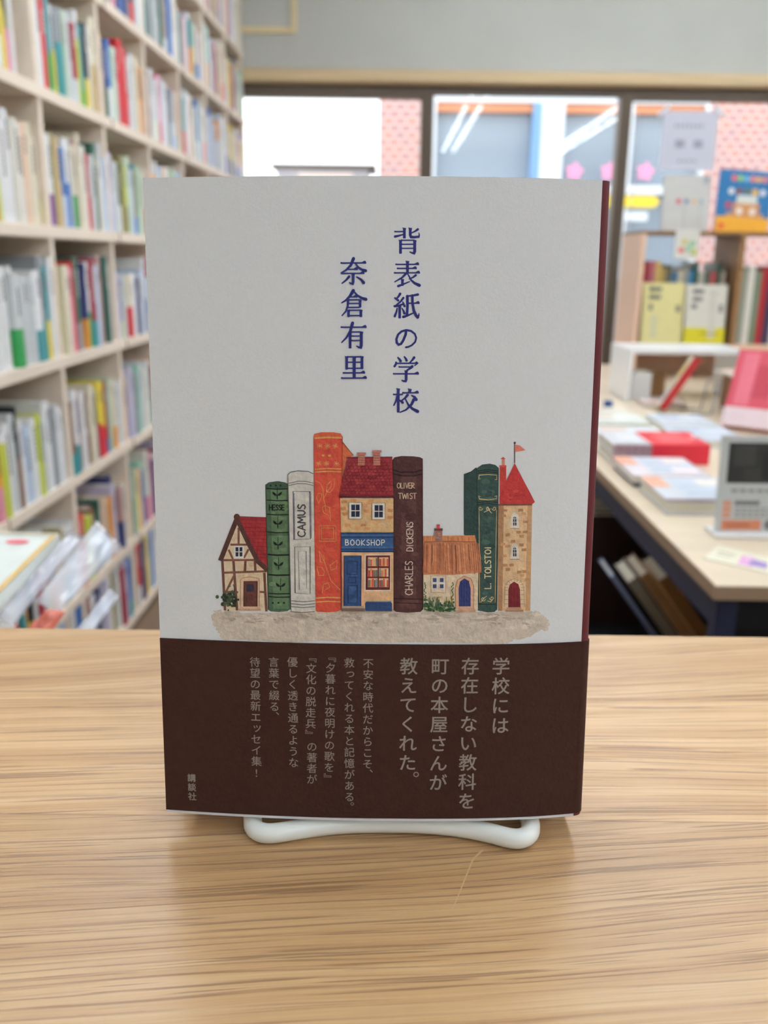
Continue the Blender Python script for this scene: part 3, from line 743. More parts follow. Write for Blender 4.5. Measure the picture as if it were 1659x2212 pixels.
leaf([(330, 595), (325, 700), (280, 755), (240, 750), (245, 670), (285, 635)]); leaf([(150, 760), (185, 775), (180, 820), (150, 878), (125, 815)]); leaf([(190, 925), (230, 905), (275, 930), (285, 1085), (260, 1015), (205, 985)])
leaf([(155, 1135), (345, 1135), (348, 1310), (158, 1310)]); leaf([(180, 1160), (320, 1160), (322, 1285), (182, 1285)])
W.line([(155, 1420), (215, 1550), (255, 1660), (290, 1760), (400, 1870)], f2, 6, OR)
leaf([(155, 1420), (210, 1490), (215, 1560), (170, 1545)]); leaf([(130, 1600), (190, 1610), (215, 1660), (205, 1700), (150, 1700)]); leaf([(365, 1525), (350, 1620), (290, 1640), (280, 1585)]); leaf([(190, 1905), (205, 1800), (260, 1785), (275, 1835), (230, 1860)])
# bookshop
W.reset(240)
W.poly([(395, 820), (1000, 820), (1000, 1210), (405, 1210)], f2, (216, 174, 118))
blot(420, 850, 980, 1190, f2, 30, [(226, 188, 136), (208, 164, 108), (220, 180, 126)], 34)
for x, y in ((440, 860), (430, 940), (545, 845), (670, 905), (690, 965), (965, 960), (965, 1040), (480, 1125), (660, 1125), (595, 1160), (700, 1165), (740, 855), (450, 1000), (740, 880)): W.poly(jag([(x - 32, y - 17), (x + 32, y - 17), (x + 32, y + 17), (x - 32, y + 17)], 5, 3), f2, ar.choice([(198, 134, 84), (204, 142, 92), (190, 126, 80)]))
W.poly([(478, 365), (985, 355), (1000, 805), (385, 805), (430, 560)], f2, (150, 40, 48))
blot(480, 400, 980, 780, f2, 40, [(138, 32, 44), (162, 50, 54), (146, 38, 46)], 26)
W.line([(465, 360), (988, 356)], f2, 18, (128, 34, 44)); W.line([(384, 802), (1000, 802)], f2, 26, (96, 34, 44))
for r_ in range(11):
    y = 415 + r_ * 36; x0 = 470 - r_ * 8
    for c_ in range(13):
        x = x0 + c_ * 44 + (r_ % 2) * 20
        if x < 965: W.line([(x, y - 24), (x + 2, y), (x + 20, y + 6), (x + 40, y)], f2, 4, (92, 20, 36))
for x, y0 in ((635, 300), (810, 275)):
    W.rect(x - 38, y0 + 10, x + 40, 448, f2, (164, 96, 82)); W.rect(x - 52, y0, x + 54, y0 + 26, f2, (178, 108, 92))
    for y in range(y0 + 45, 445, 28): W.line([(x - 38, y), (x + 40, y + 2)], f2, 4, (196, 140, 122))
for x, y in ((494, 868), (758, 874)):
    W.rect(x, y, x + 146, y + 186, f2, (238, 236, 230)); W.line([(x, y), (x + 146, y), (x + 146, y + 186), (x, y + 186)], f2, 5, (120, 92, 72), closed=True)
    for a in (28, 78):
        for b in (24, 98): W.rect(x + a, y + b, x + a + 44, y + b + 64, f2, (40, 44, 68))
W.poly([(405, 1210), (1000, 1210), (1000, 1430), (415, 1430)], f2, (40, 78, 128))
W.rect(418, 1270, 992, 1370, f2, (48, 88, 138))
for y, c in ((1214, (26, 46, 84)), (1240, (70, 108, 154)), (1262, (26, 52, 92)), (1376, (70, 110, 156)), (1400, (26, 52, 92)), (1424, (24, 42, 78))): W.line([(406, y), (1000, y)], f2, 9, c)
write('BOOKSHOP', 455, 1352, 62, f2, 9, (232, 232, 226), gap=.30, sx=1.0)
W.poly([(412, 1432), (1000, 1432), (1000, 2085), (420, 2085)], f2, (218, 172, 124)); blot(650, 1460, 990, 1980, f2, 16, [(210, 160, 112), (226, 184, 140)], 36)
W.rect(420, 1470, 440, 2040, f2, (196, 120, 84)); W.rect(632, 1440, 672, 2040, f2, (222, 168, 124))
W.rect(440, 1470, 632, 2040, f2, (44, 74, 122)); blot(460, 1490, 610, 2020, f2, 14, [(50, 84, 134), (40, 68, 114)], 26)
for a in ((475, 1535, 590, 1680), (490, 1715, 575, 1775), (485, 1805, 590, 2005)): W.line([(a[0], a[1]), (a[2], a[1]), (a[2], a[3]), (a[0], a[3])], f2, 6, (22, 36, 70), closed=True)
W.line([(440, 1470), (632, 1470), (632, 2040), (440, 2040)], f2, 7, (26, 40, 76), closed=True)
W.rect(415, 2040, 665, 2065, f2, (150, 134, 122)); W.rect(410, 2065, 675, 2100, f2, (110, 88, 82))
W.rect(672, 1455, 968, 1872, f2, (238, 224, 200)); W.rect(692, 1470, 955, 1850, f2, (110, 40, 42)); 
pal = [(206, 70, 50), (232, 176, 120), (112, 124, 136), (216, 120, 66), (170, 40, 46), (236, 212, 176), (84, 100, 96), (226, 150, 90)]
for i, y in enumerate((1488, 1610, 1725)):
    for x0 in (712, 836):
        W.rect(x0, y, x0 + 108, y + 100, f2, (228, 188, 140))
        for q in range(5): W.rect(x0 + 4 + q * 21, y + ar.uniform(4, 26), x0 + 22 + q * 21, y + 98, f2, ar.choice(pal))
for y in (1600, 1712): W.line([(696, y), (950, y)], f2, 9, (104, 38, 40))
W.line([(826, 1480), (826, 1845)], f2, 10, (96, 36, 40)); W.line([(692, 1470), (955, 1470), (955, 1852), (692, 1852)], f2, 9, (84, 30, 36), closed=True)
W.poly([(690, 1990), (960, 1985), (985, 2010), (985, 2100), (680, 2095), (678, 2010)], f2, (40, 66, 112)); W.line([(690, 1990), (975, 1990)], f2, 9, (96, 124, 164))
# dark brown book
W.reset(60)
W.poly([(990, 385), (1010, 358), (1090, 342), (1220, 345), (1300, 355), (1328, 370), (1334, 2090), (1310, 2115), (1160, 2126), (1030, 2115), (1000, 2095)], f2, (78, 46, 46))
W.poly([(1090, 560), (1260, 560), (1260, 2080), (1090, 2080)], f2, (92, 56, 54)); blot(1030, 400, 1300, 2080, f2, 36, [(84, 50, 50), (96, 60, 57), (74, 44, 45)], 40)
W.line([(1000, 500), (1080, 525), (1240, 525), (1330, 500)], f2, 16, (44, 26, 32)); W.line([(1000, 545), (1100, 568), (1240, 568), (1330, 545)], f2, 14, (44, 26, 32))
W.line([(1005, 1965), (1330, 1970)], f2, 12, (50, 30, 34)); W.line([(1005, 2010), (1330, 2020)], f2, 10, (50, 30, 34)); W.line([(994, 385), (1000, 2095)], f2, 10, (46, 28, 34)); W.line([(1330, 370), (1334, 2090)], f2, 8, (54, 32, 36))
write('OLIVER', 1042, 708, 60, f2, 7, (226, 202, 168), gap=.10, sx=.85); write('TWIST', 1055, 828, 64, f2, 7, (226, 202, 168), gap=.10, sx=.9)
write('CHARLES', 1218, 1920, 84, f2, 9, (214, 196, 178), gap=.16, ang=-pi / 2, sx=.86); write('DICKENS', 1222, 1420, 72, f2, 9, (214, 196, 178), gap=.16, ang=-pi / 2, sx=.92)
# green classic, behind the thatched cottage
W.reset(60); GR = (52, 78, 74); GC = (206, 176, 118)
W.poly([(490, 410), (560, 385), (620, 340), (640, 345), (640, 1200), (490, 1030)], f3, (44, 68, 66)); W.line([(495, 410), (495, 1030)], f3, 7, (28, 44, 46)); W.line([(490, 408), (565, 380), (618, 338)], f3, 6, (28, 44, 46))
W.poly([(622, 345), (680, 305), (760, 296), (820, 310), (852, 340), (830, 1815), (810, 1835), (740, 1840), (640, 1822)], f3, GR)
blot(650, 400, 820, 1800, f3, 34, [(58, 86, 80), (46, 70, 68), (64, 94, 86)], 26)
for y in (362, 382, 690, 712): W.line([(630, y + 12), (735, y - 4), (846, y + 10)], f3, 8, (24, 36, 40))
W.line([(640, 1755), (820, 1755)], f3, 7, (24, 36, 40)); W.line([(624, 345), (640, 1822)], f3, 6, (26, 42, 44)); W.line([(850, 345), (832, 1815)], f3, 6, (26, 42, 44))
W.line([(665, 450), (645, 460), (648, 415), (740, 408), (830, 415), (832, 462), (812, 460)], f3, 6, GC); W.line([(665, 640), (645, 630), (650, 662), (740, 670), (830, 660), (830, 628), (812, 638)], f3, 6, GC)
def curl(x, y, r, s): W.line([(x + s * r * (1 - t / 14) * cos(t * .62), y + r * (1 - t / 14) * sin(t * .62)) for t in range(13)], f3, 6, GC)
curl(662, 758, 26, 1); curl(806, 758, 26, -1); curl(740, 760, 24, 1); W.line([(735, 740), (760, 790), (780, 810)], f3, 7, GC); W.line([(740, 780), (700, 800)], f3, 6, GC)
W.line([(648, 780), (655, 1740)], f3, 5, GC); W.line([(830, 775), (815, 1740)], f3, 5, GC)
curl(690, 1700, 26, 1); curl(780, 1690, 24, -1); W.line([(665, 1735), (700, 1690), (730, 1670)], f3, 6, GC); W.line([(735, 1720), (770, 1730), (800, 1690)], f3, 6, GC)
W.reset(120); write('L. TOLSTOI', 770, 1592, 62, f3, 10, (224, 208, 158), gap=.22, ang=-pi / 2, sx=.95)
# tower
W.reset(60)
W.rect(862, 315, 930, 640, f3, (186, 52, 44)); W.rect(884, 246, 915, 316, f3, (206, 130, 104)); W.poly([(870, 248), (898, 225), (925, 248)], f3, (196, 70, 54)); W.rect(860, 312, 932, 330, f3, (206, 70, 54))
W.poly([(850, 720), (1200, 715), (1190, 1200), (1180, 1825), (850, 1825), (845, 1300)], f3, (204, 170, 126))
W.poly([(845, 720), (905, 720), (890, 1825), (845, 1825)], f3, (160, 118, 80)); W.poly([(1150, 720), (1200, 718), (1180, 1825), (1130, 1825)], f3, (182, 140, 96))
blot(900, 750, 1140, 1800, f3, 40, [(212, 180, 138), (196, 160, 116), (206, 172, 130)], 34)
for x, y in ((915, 780), (905, 840), (1080, 780), (1110, 815), (1130, 900), (1060, 1005), (1125, 1005), (1090, 1050), (945, 1035), (1000, 1100), (1090, 1140), (945, 1150), (910, 1250), (1115, 1190), (920, 1350), (985, 1350), (945, 1395), (1065, 1420), (1120, 1415), (1095, 1455), (895, 1130), (1150, 1500)): W.poly(jag([(x - 24, y - 14), (x + 24, y - 14), (x + 24, y + 14), (x - 24, y + 14)], 4, 2), f3, ar.choice([(174, 126, 84), (166, 116, 78), (184, 136, 94)]))
W.poly([(1018, 290), (1100, 450), (1180, 600), (1228, 695), (1200, 716), (860, 716), (858, 640), (930, 470)], f3, (182, 42, 42))
blot(930, 560, 1130, 700, f3, 34, [(168, 34, 40), (196, 58, 46), (176, 40, 42)], 22)
W.line([(850, 722), (1200, 720)], f3, 18, (112, 66, 54))
W.line([(1018, 80), (1018, 290)], f3, 9, (56, 58, 60)); W.ell(1018, 80, 12, 13, f3, (76, 78, 80)); W.poly([(1020, 98), (1070, 105), (1130, 155), (1075, 165), (1020, 170)], f3, (204, 112, 94))
for y in (890, 1210):
    W.ell(1018, y - 30, 42, 60, f3, (226, 214, 196)); W.rect(976, y - 30, 1062, y + 60, f3, (224, 210, 190))
    W.poly([(995, y + 52), (995, y - 20), (1003, y - 46), (1018, y - 58), (1034, y - 46), (1041, y - 20), (1041, y + 52)], f3, (238, 236, 232))
    W.poly([(1000, y + 48), (1000, y - 18), (1006, y - 40), (1018, y - 50), (1030, y - 40), (1036, y - 18), (1036, y + 48)], f3, (40, 42, 60))
    W.line([(1018, y - 50), (1018, y + 48)], f3, 5, (226, 226, 228))
    for q in (-22, 12): W.line([(1000, y + q), (1036, y + q)], f3, 5, (226, 226, 228))
    W.rect(970, y + 54, 1064, y + 76, f3, (234, 228, 216)); W.line([(970, y + 78), (1066, y + 78)], f3, 5, (120, 92, 76))
W.poly([(905, 1785), (915, 1560), (945, 1510), (1010, 1482), (1080, 1505), (1115, 1560), (1125, 1785)], f3, (210, 184, 148))
for k_ in range(9):
    a = pi + pi * k_ / 8; W.line([(1015 + 66 * cos(a), 1580 + 66 * sin(a)), (1015 + 104 * cos(a), 1580 + 98 * sin(a))], f3, 4, (140, 106, 80))
W.line([(912, 1780), (918, 1570), (948, 1518), (1012, 1488), (1078, 1514), (1110, 1570), (1120, 1780)], f3, 4, (140, 106, 80))
for y in (1610, 1655, 1705, 1750):
    W.line([(912, y), (950, y)], f3, 4, (140, 106, 80)); W.line([(1078, y), (1120, y)], f3, 4, (140, 106, 80))
W.poly([(950, 1785), (952, 1600), (966, 1550), (1010, 1520), (1055, 1545), (1072, 1600), (1078, 1785)], f3, (118, 30, 40))
for x in (980, 1012, 1044): W.line([(x, 1545), (x, 1780)], f3, 4, (84, 20, 32))
W.rect(935, 1785, 1085, 1808, f3, (176, 132, 104)); W.rect(920, 1810, 1108, 1832, f3, (164, 120, 96))
# thatched cottage
W.reset(200)
W.poly([(70, 1420), (640, 1420), (635, 1820), (70, 1820)], f3, (214, 194, 164)); blot(90, 1450, 620, 1800, f3, 20, [(222, 204, 178), (206, 184, 152)], 34)
W.poly([(68, 1060), (600, 1040), (615, 1080), (650, 1260), (672, 1425), (600, 1430), (380, 1450), (150, 1445), (68, 1450)], f3, (182, 112, 72))
W.poly([(68, 1045), (605, 1038), (612, 1105), (350, 1095), (68, 1110)], f3, (204, 128, 74))
for i in range(90):
    x = 75 + i * 6.4; sl = (x - 200) * .07; y1 = 1390 + ar.uniform(0, 55)
    W.k = 226 + i % 9
    W.line([(x, 1115 + ar.uniform(0, 30)), (x + sl * .5, 1270), (min(668, x + sl + ar.uniform(-8, 8)), y1)], f3, ar.uniform(3, 7), ar.choice([(150, 84, 54), (206, 136, 92), (126, 70, 48), (196, 124, 82), (166, 98, 64)]))
W.k = 240
for i in range(55):
    W.k = 240 + i % 9; x = 72 + i * 9.7; W.line([(x, 1045 + ar.uniform(0, 12)), (x + ar.uniform(-5, 5), 1098)], f3, 5, ar.choice([(170, 96, 54), (222, 152, 92), (190, 112, 62)]))
W.k = 255; W.line([(75, 1108), (340, 1100), (605, 1106)], f3, 9, (146, 80, 52))
W.reset(300)
W.rect(186, 985, 266, 1105, f3, (150, 104, 92)); W.rect(182, 966, 270, 990, f3, (96, 56, 60)); W.rect(208, 924, 240, 968, f3, (196, 58, 50)); blot(195, 1000, 258, 1095, f3, 10, [(166, 118, 104), (134, 92, 84)], 10)
W.poly([(140, 1455), (305, 1460), (300, 1635), (150, 1630)], f3, (226, 208, 184)); W.line([(145, 1455), (302, 1460), (300, 1635), (150, 1630)], f3, 4, (160, 112, 82), closed=True)
for x in (168, 240):
    for y in (1482, 1546): W.rect(x, y, x + 38, y + 40, f3, (66, 78, 124))
W.line([(214, 1475), (214, 1600)], f3, 16, (240, 238, 232)); W.line([(160, 1535), (290, 1535)], f3, 14, (240, 238, 232))
W.poly([(405, 1800), (400, 1580), (420, 1500), (490, 1458), (560, 1480), (592, 1560), (590, 1800)], f3, (208, 158, 122)); W.line([(405, 1800), (402, 1580), (424, 1502), (490, 1460), (558, 1484), (592, 1560), (590, 1800)], f3, 6, (156, 104, 78))
W.poly([(438, 1775), (434, 1590), (450, 1515), (495, 1485), (540, 1510), (560, 1590), (560, 1775)], f3, (48, 60, 116))
for x in (465, 492, 520, 542): W.line([(x, 1510), (x, 1770)], f3, 5, (28, 36, 82))
W.rect(425, 1790, 600, 1812, f3, (188, 146, 120)); W.rect(400, 1812, 612, 1832, f3, (178, 136, 112))
for i in range(130):
    W.k = 350 + i % 12
    W.ell(ar.uniform(78, 395), 1822 - abs(ar.gauss(0, 42)) , ar.uniform(7, 15), ar.uniform(7, 14), f3, ar.choice([(44, 80, 56), (60, 100, 66), (32, 62, 46), (86, 122, 74)]), 7)
for i in range(46):
    W.k = 364 + i % 8; x = ar.uniform(80, 390); y = 1740 - ar.uniform(0, 75)
    W.line([(x, 1780), (x + ar.uniform(-10, 10), y)], f3, 5, (52, 88, 56))
    if i % 3 == 0: W.ell(x, y, 10, 9, f3, ar.choice([(232, 184, 84), (240, 206, 120), (236, 226, 206)]), 7)
for x0 in (85, 370):
    for i in range(14): W.ell(x0 + ar.uniform(-12, 12), 1700 - i * 13, 6, 9, f3, (58, 96, 60), 6)
pa = W.build('printed_illustration', mat('watercolour_ink', (0, 0, 0), 0.62, 0.25, attr=True, noise=0.16, nscale=420, bump=0.4, bscale=900), jacket)
pa['label'] = 'watercolour row of tall book spines and small houses on grey ground'

# ------------------------------------------------------------------ white wire stand
def smooth_path(p, n=8):
    p = [Vector(q) for q in p]; out = []
    for i in range(len(p) - 1):
        a, b, c, d = p[max(i - 1, 0)], p[i], p[i + 1], p[min(i + 2, len(p) - 1)]
        for k in range(n):
            t = k / n
            out.append(0.5 * ((2 * b) + (c - a) * t + (2 * a - 5 * b + 4 * c - d) * t * t + (3 * b - a - 3 * c + d) * t ** 3))
    return out + [p[-1]]
WR = 0.0030; wz = CT + WR
fr_ = [at_z(*q, wz) for q in ((548, 1758), (546, 1772), (549, 1787), (562, 1797), (585, 1800), (625, 1795), (690, 1785), (760, 1779), (840, 1778), (920, 1780), (1000, 1788), (1060, 1800), (1100, 1810), (1125, 1811), (1142, 1802), (1146, 1787), (1143, 1770))]
def rise(x, s_):
    return [(x, .2600, wz), (x, .2655, wz + .0012), (x, .2685, wz + .006), (x, .2705, wz + .03), (x, .2745, wz + .075), (x + s_ * .001, .2775, wz + .104), (x + s_ * .004, .2785, wz + .113), (x + s_ * .013, .2788, wz + .117)]
back_l = rise(fr_[0].x + .001, 1); xr = fr_[-1].x; back_r = rise(xr - .001, -1)
path = smooth_path(back_l[::-1] + fr_ + back_r + [(0.006, .2788, wz + .117), back_l[-1]], 6)
e = empty('book_stand', (0, .25, CT))
MB().tube(path, WR, 16).build('wire_frame', M_WIRE, e, smooth=True, M=Matrix.Translation((0, -.25, -CT)))
tag(e, 'white coated wire book stand under the standing book on the oak counter', 'book stand')
# ------------------------------------------------------------------ tall bookcase along the left wall
CASE = Matrix.Translation((-0.795, 0, 0)) @ Matrix.Rotation(-0.022, 4, 'Z')
DY = [0.385 + 0.42 * i for i in range(11)]           # divider positions along the case
SZ = [-0.024 + 0.2892 * i for i in range(9)]          # shelf tops
SZ[0] = 0.04
DEEP = 0.235
e = empty('bookcase'); e.matrix_world = CASE
for i, z in enumerate(SZ):
    MB().box(-DEEP, 0, DY[0] - .011, DY[-1] + .011, z - .026, z).build('shelf', M_SHELF, e, bevel=.0015)
MB().box(-DEEP - .008, -DEEP, DY[0] - .01, DY[-1] + .01, 0, SZ[-1]).build('back_panel', M_SHELF, e)
for i, y in enumerate(DY):
    for j in range(8):
        MB().box(-DEEP, -.004, y - .0105, y + .0105, SZ[j], SZ[j + 1] - .026).build('divider', M_SHELF, e, bevel=.001)
MB().box(-DEEP, -.02, DY[0], DY[-1], 0, SZ[0] - .026).build('plinth', M_SHELF, e)
M_SEAM = mat('brown_joint_bracket', (128, 92, 76), 0.5)
for i in (1, 3, 5, 7, 9):
    for j in range(1, 8):
        MB().box(-.003, .0018, DY[i] + .055, DY[i] + .058, SZ[j] - .027, SZ[j] + .0006).build('joint_strip', M_SEAM, e)
tag(e, 'tall pale wooden bookcase along the left wall packed with books', 'bookcase')

PAL = {'white': (236, 236, 236), 'off-white': (230, 226, 214), 'cream': (228, 218, 194), 'pale grey': (206, 210, 210), 'pale blue': (196, 212, 232), 'lavender': (206, 200, 222), 'pale green': (196, 214, 190),
       'grey': (150, 154, 158), 'black': (38, 40, 46), 'red': (214, 50, 60), 'crimson': (158, 40, 62), 'pink': (228, 150, 168), 'orange': (232, 158, 66), 'yellow': (230, 206, 74), 'lime': (198, 206, 78), 'olive': (150, 140, 84),
       'tan': (204, 178, 130), 'brown': (138, 98, 78), 'green': (50, 160, 84), 'dark green': (52, 100, 84), 'teal': (62, 150, 156), 'mint': (150, 208, 186), 'blue': (66, 116, 186), 'navy': (58, 64, 118), 'purple': (132, 70, 150), 'peach': (232, 200, 172), 'dull rose': (182, 142, 136)}
RAND = ['white'] * 9 + ['off-white'] * 6 + ['cream'] * 4 + ['pale grey'] * 4 + ['pale blue', 'pale blue', 'lavender', 'lavender', 'pale green', 'grey', 'black', 'red', 'crimson', 'pink', 'orange', 'yellow', 'olive', 'tan', 'brown', 'dark green', 'teal', 'mint', 'blue', 'navy', 'peach', 'dull rose', 'dull rose']
BANDS = ['red', 'yellow', 'blue', 'teal', 'lime', 'orange', 'green', 'white', 'pink', 'navy', 'white', 'pale blue']
ABB = {'w': 'white', 'o': 'off-white', 'c': 'cream', 'p': 'pale grey', 'l': 'pale blue', 'v': 'lavender', 'g': 'pale green', 'G': 'grey', 'k': 'black', 'r': 'red', 'R': 'crimson', 'i': 'pink', 'O': 'orange', 'y': 'yellow', 'L': 'lime', 'V': 'olive', 't': 'tan', 'b': 'brown', 'e': 'green', 'E': 'dark green', 'T': 'teal', 'm': 'mint', 'B': 'blue', 'N': 'navy', 'P': 'purple', 'h': 'peach', 'd': 'dull rose'}
# spine colours read along some compartments: cover letter, optional band letter and band share
SPEC = {(5, 3): 'y V y', (5, 4): 'w r T:e.35 w:y.5 G:T.6 p g p R:p.3 w:L.7 T:e.2 k:y.35 w c:t.5 p', (5, 5): 'h N:E.4 B:w.4 g p r r r p w G c O d', (5, 6): 'b w w N:L.3 w i:r.3 v w p G', (5, 7): 'N:E.6 T:r.4 w w O w V w B:w.3', (5, 8): 'w l B w p v p O:p.6 h l',
        (4, 3): 'w w:L.4 c c r w:L.45 w w', (4, 4): 'w:P.35 V t B:l.4 w:B.5 p c:e.4 d c o r p E c w l', (4, 5): 'v w:l.4 p E:w.4 V L:V.4 g w l', (4, 6): 'O w p l h w c',
        (3, 3): 'w:p.5 R w w t:V.4 w p:e.42 w p p w:T.35 G:T.38', (3, 4): 'L c i r E:G.3 v N:O.35 w:e.42 R:T.3 l d l:B.45 E w d', (3, 5): 'v N:L.3 p c:r.5 w w N w', (3, 6): 'w l c w',
        (2, 3): 'w O:i.4 w:L.9 w p k:b.5 w l w L p w G w', (2, 4): 'b:T.3 w:T.35 d w b c G y:r.45 y:r.4 R:B.2 g c', (2, 5): 'h c:B.35 v G m w p', (1, 4): 'r O L b d E w h:l.4 O', (1, 5): 'E g y h B m',
        (6, 4): 'w e R w k w p i G N B N k:r.4 p', (6, 5): 'g R:p.5 k w G i N B N G k:r.3 T w', (6, 6): 'w w E G E p G E w', (6, 7): 'w T R:O.4 d i w v O T:O.5 w', (6, 8): 'w m:O.4 T w g p', (0, 5): 'b r:w.3 O N d y', (0, 4): 'b d w N'}
SHELF_BOOKS = []
br = random.Random(21)
for j in range(8):
    for b in range(len(DY) - 1):
        y0, y1 = DY[b] + .012, DY[b + 1] - .012
        spec = SPEC.get((j, b), '').split()
        y, n = y0, 0
        full = y1 - br.choice([0.0, 0.0, 0.0, 0.0, .004, .02])
        if (j, b) == (5, 3): y = y0 + .05; full = y0 + .05 + .028 * 9; spec = []
        lean_end = br.random() < .3
        mean = .0265 if spec else .024
        if spec: mean = (full - y0) / max(len(spec), 14)
        base_h = br.choice([.188, .188, .192, .174, .21])
        while True:
            t = mean * br.uniform(.65, 1.35)
            if y + t > full:
                if full - y < .009: break
                t = full - y
            band = None
            if n < len(spec):
                s = spec[n]; cn = ABB[s[0]]
                if ':' in s: band = (ABB[s[2]], float(s[3:]))
            else:
                cn = br.choice(RAND)
                if (j, b) == (5, 3): cn = br.choice(['yellow', 'olive', 'cream', 'white', 'yellow'])
                if br.random() < .33: band = (br.choice(BANDS), br.uniform(.22, .45))
            if band and band[0] == cn: band = None
            h = base_h * br.uniform(.93, 1.08) if br.random() < .7 else br.uniform(.17, .225)
            SHELF_BOOKS.append(dict(j=j, b=b, n=n, y=y, t=t - .0008, h=h, d=br.uniform(.118, .14), x=-(br.uniform(.003, .011) if br.random() < .88 else br.uniform(.012, .03)), c=cn, band=band, seed=br.random()))
            y += t; n += 1
for s in SHELF_BOOKS:
    z = SZ[s['j']]
    q = [pixel_of(CASE @ Vector((s['x'], s['y'] + a * s['t'], z + c * s['h']))) for a in (0, 1) for c in (0, 1)]
    s['area'] = 0
    if None in q: continue
    cx = sum(p[0] for p in q) / 4; cy = sum(p[1] for p in q) / 4
    hit = 0
    for a in (.2, .8):
        for c in (.08, .5, .92):
            p = pixel_of(CASE @ Vector((s['x'], s['y'] + a * s['t'], z + c * s['h'])))
            if 0 < p[0] < 1659 and 0 < p[1] < 1362 and not (p[0] > 308 + (p[1] - 382) * .037 and p[1] > 382): hit += 1
    wpx = abs(q[2][0] - q[0][0]); hpx = abs(q[1][1] - q[0][1])
    s['area'] = wpx * hpx * hit / 6
ranked = sorted(SHELF_BOOKS, key=lambda s: -s['area'])
for r_, s in enumerate(ranked): s['own'] = r_ < 262 and s['area'] > 0
def spine_cover(mb, s, M=None):
    """rounded-spine cover: spine at x=0 facing +x, thickness along y"""
    t, h, d = s['t'], s['h'], s['d']; c = lin(PAL[s['c']]); bulge_ = min(.003, t * .12)
    def P(x, y, z):
        v = Vector((x, y, z)); return M @ v if M is not None else v
    prof = [(-d, 0), (-.002, 0), (bulge_ * .4, t * .12), (bulge_, t * .35), (bulge_, t * .65), (bulge_ * .4, t * .88), (-.002, t), (-d, t), (-d, t - .0016), (-.004, t - .0016), (-.004, .0016), (-d, .0016)]
    n = len(prof)
    mb.add([P(x, y, 0) for x, y in prof] + [P(x, y, h) for x, y in prof],
           [(i, (i + 1) % n, n + (i + 1) % n, n + i) for i in range(n)] + [(0, 1, 10, 11), (1, 2, 5, 6), (2, 3, 4, 5), (6, 7, 8, 9), (1, 6, 9, 10)] +
           [(n, n + 11, n + 10, n + 1), (n + 1, n + 6, n + 5, n + 2), (n + 2, n + 5, n + 4, n + 3), (n + 6, n + 9, n + 8, n + 7), (n + 1, n + 10, n + 9, n + 6)], c)
    # title marks on the spine
    q = random.Random(s['seed']); lum = sum(PAL[s['c']]) / 3
    ink = lin(q.choice([(60, 60, 66), (90, 60, 60), (60, 70, 110), (40, 40, 44)]) if lum > 120 else (226, 222, 210))
    z = h * q.uniform(.86, .92); w = min(.008, t * .32); e_ = bulge_ + .0002
    for k in range(q.randint(3, 9)):
        if z < h * .46: break
        mb.quad(P(e_, t / 2 - w / 2, z - w), P(e_, t / 2 + w / 2, z - w), P(e_, t / 2 + w / 2, z - w * .1), P(e_, t / 2 - w / 2, z - w * .1), ink); z -= w * 1.2
    return mb
def spine_band(mb, s, M=None):
    t, d = s['t'], s['d']; hb = s['h'] * s['band'][1]; c = lin(PAL[s['band'][0]]); g = .0006; b_ = min(.003, t * .12) + g
    prof = [(-d + .01, -g), (-.001, -g), (b_ * .5, t * .12), (b_, t * .35), (b_, t * .65), (b_ * .5, t * .88), (-.001, t + g), (-d + .01, t + g)]
    n = len(prof)
    pts = [Vector((x, y, z)) for z in (.0008, hb) for x, y in prof]
    if M is not None: pts = [M @ p for p in pts]
    mb.add(pts, [(i, i + 1, n + i + 1, n + i) for i in range(n - 1)], c); return mb
def spine_pages(mb, s, M=None):
    return mb.box(-s['d'] + .003, -.004, .0016, s['t'] - .0016, .003, s['h'] - .003, lin((226, 220, 204)), 0, M)
ORD = ['first', 'second', 'third', 'fourth', 'fifth', 'sixth', 'seventh', 'eighth', 'ninth', 'tenth', 'eleventh', 'twelfth', 'thirteenth', 'fourteenth', 'fifteenth', 'sixteenth', 'seventeenth', 'eighteenth', 'nineteenth', 'twentieth', 'twenty-first', 'twenty-second', 'twenty-third', 'twenty-fourth', 'twenty-fifth', 'twenty-sixth']
ROWN = {7: 'topmost shelf', 6: 'second shelf down', 5: 'third shelf down', 4: 'fourth shelf down', 3: 'fifth shelf down', 2: 'sixth shelf down', 1: 'seventh shelf down', 0: 'lowest shelf'}
counts = {}
for s in SHELF_BOOKS: counts[(s['j'], s['b'])] = max(counts.get((s['j'], s['b']), 0), s['n'] + 1)
far = MB()
M_FARPAGES = M_PRINT
for s in SHELF_BOOKS:
    M = CASE @ Matrix.Translation((s['x'], s['y'], SZ[s['j']] + .0003))
    if not s['own']:
        spine_cover(far, s, M); spine_pages(far, s, M)
        if s['band']: spine_band(far, s, M)
        continue
    o = spine_cover(MB(), s).build('book', M_PRINT); o.matrix_world = M
    spine_pages(MB(), s).build('page_block', M_PAGES, o)
    if s['band']: spine_band(MB(), s).build('paper_band', M_PRINT, o)['label'] = s['band'][0] + ' paper band'
    nm = s['c'] + ' book' + (' with %s band' % s['band'][0] if s['band'] else '')
    k = s['b'] - 3
    if s['b'] <= 3:
        wh = '%s from right, leftmost bay' % ORD[counts[(s['j'], s['b'])] - 1 - s['n']]
    else:
        wh = '%s from left, %s bay' % (ORD[s['n']], ORD[k])
    tag(o, '%s, %s, %s' % (nm, wh, ROWN[s['j']]), 'book', 'books on the %s' % ROWN[s['j']])
tag(far.build('shelved_books', M_PRINT), 'small mixed book spines filling the rest of the tall bookcase', 'books', kind='stuff')
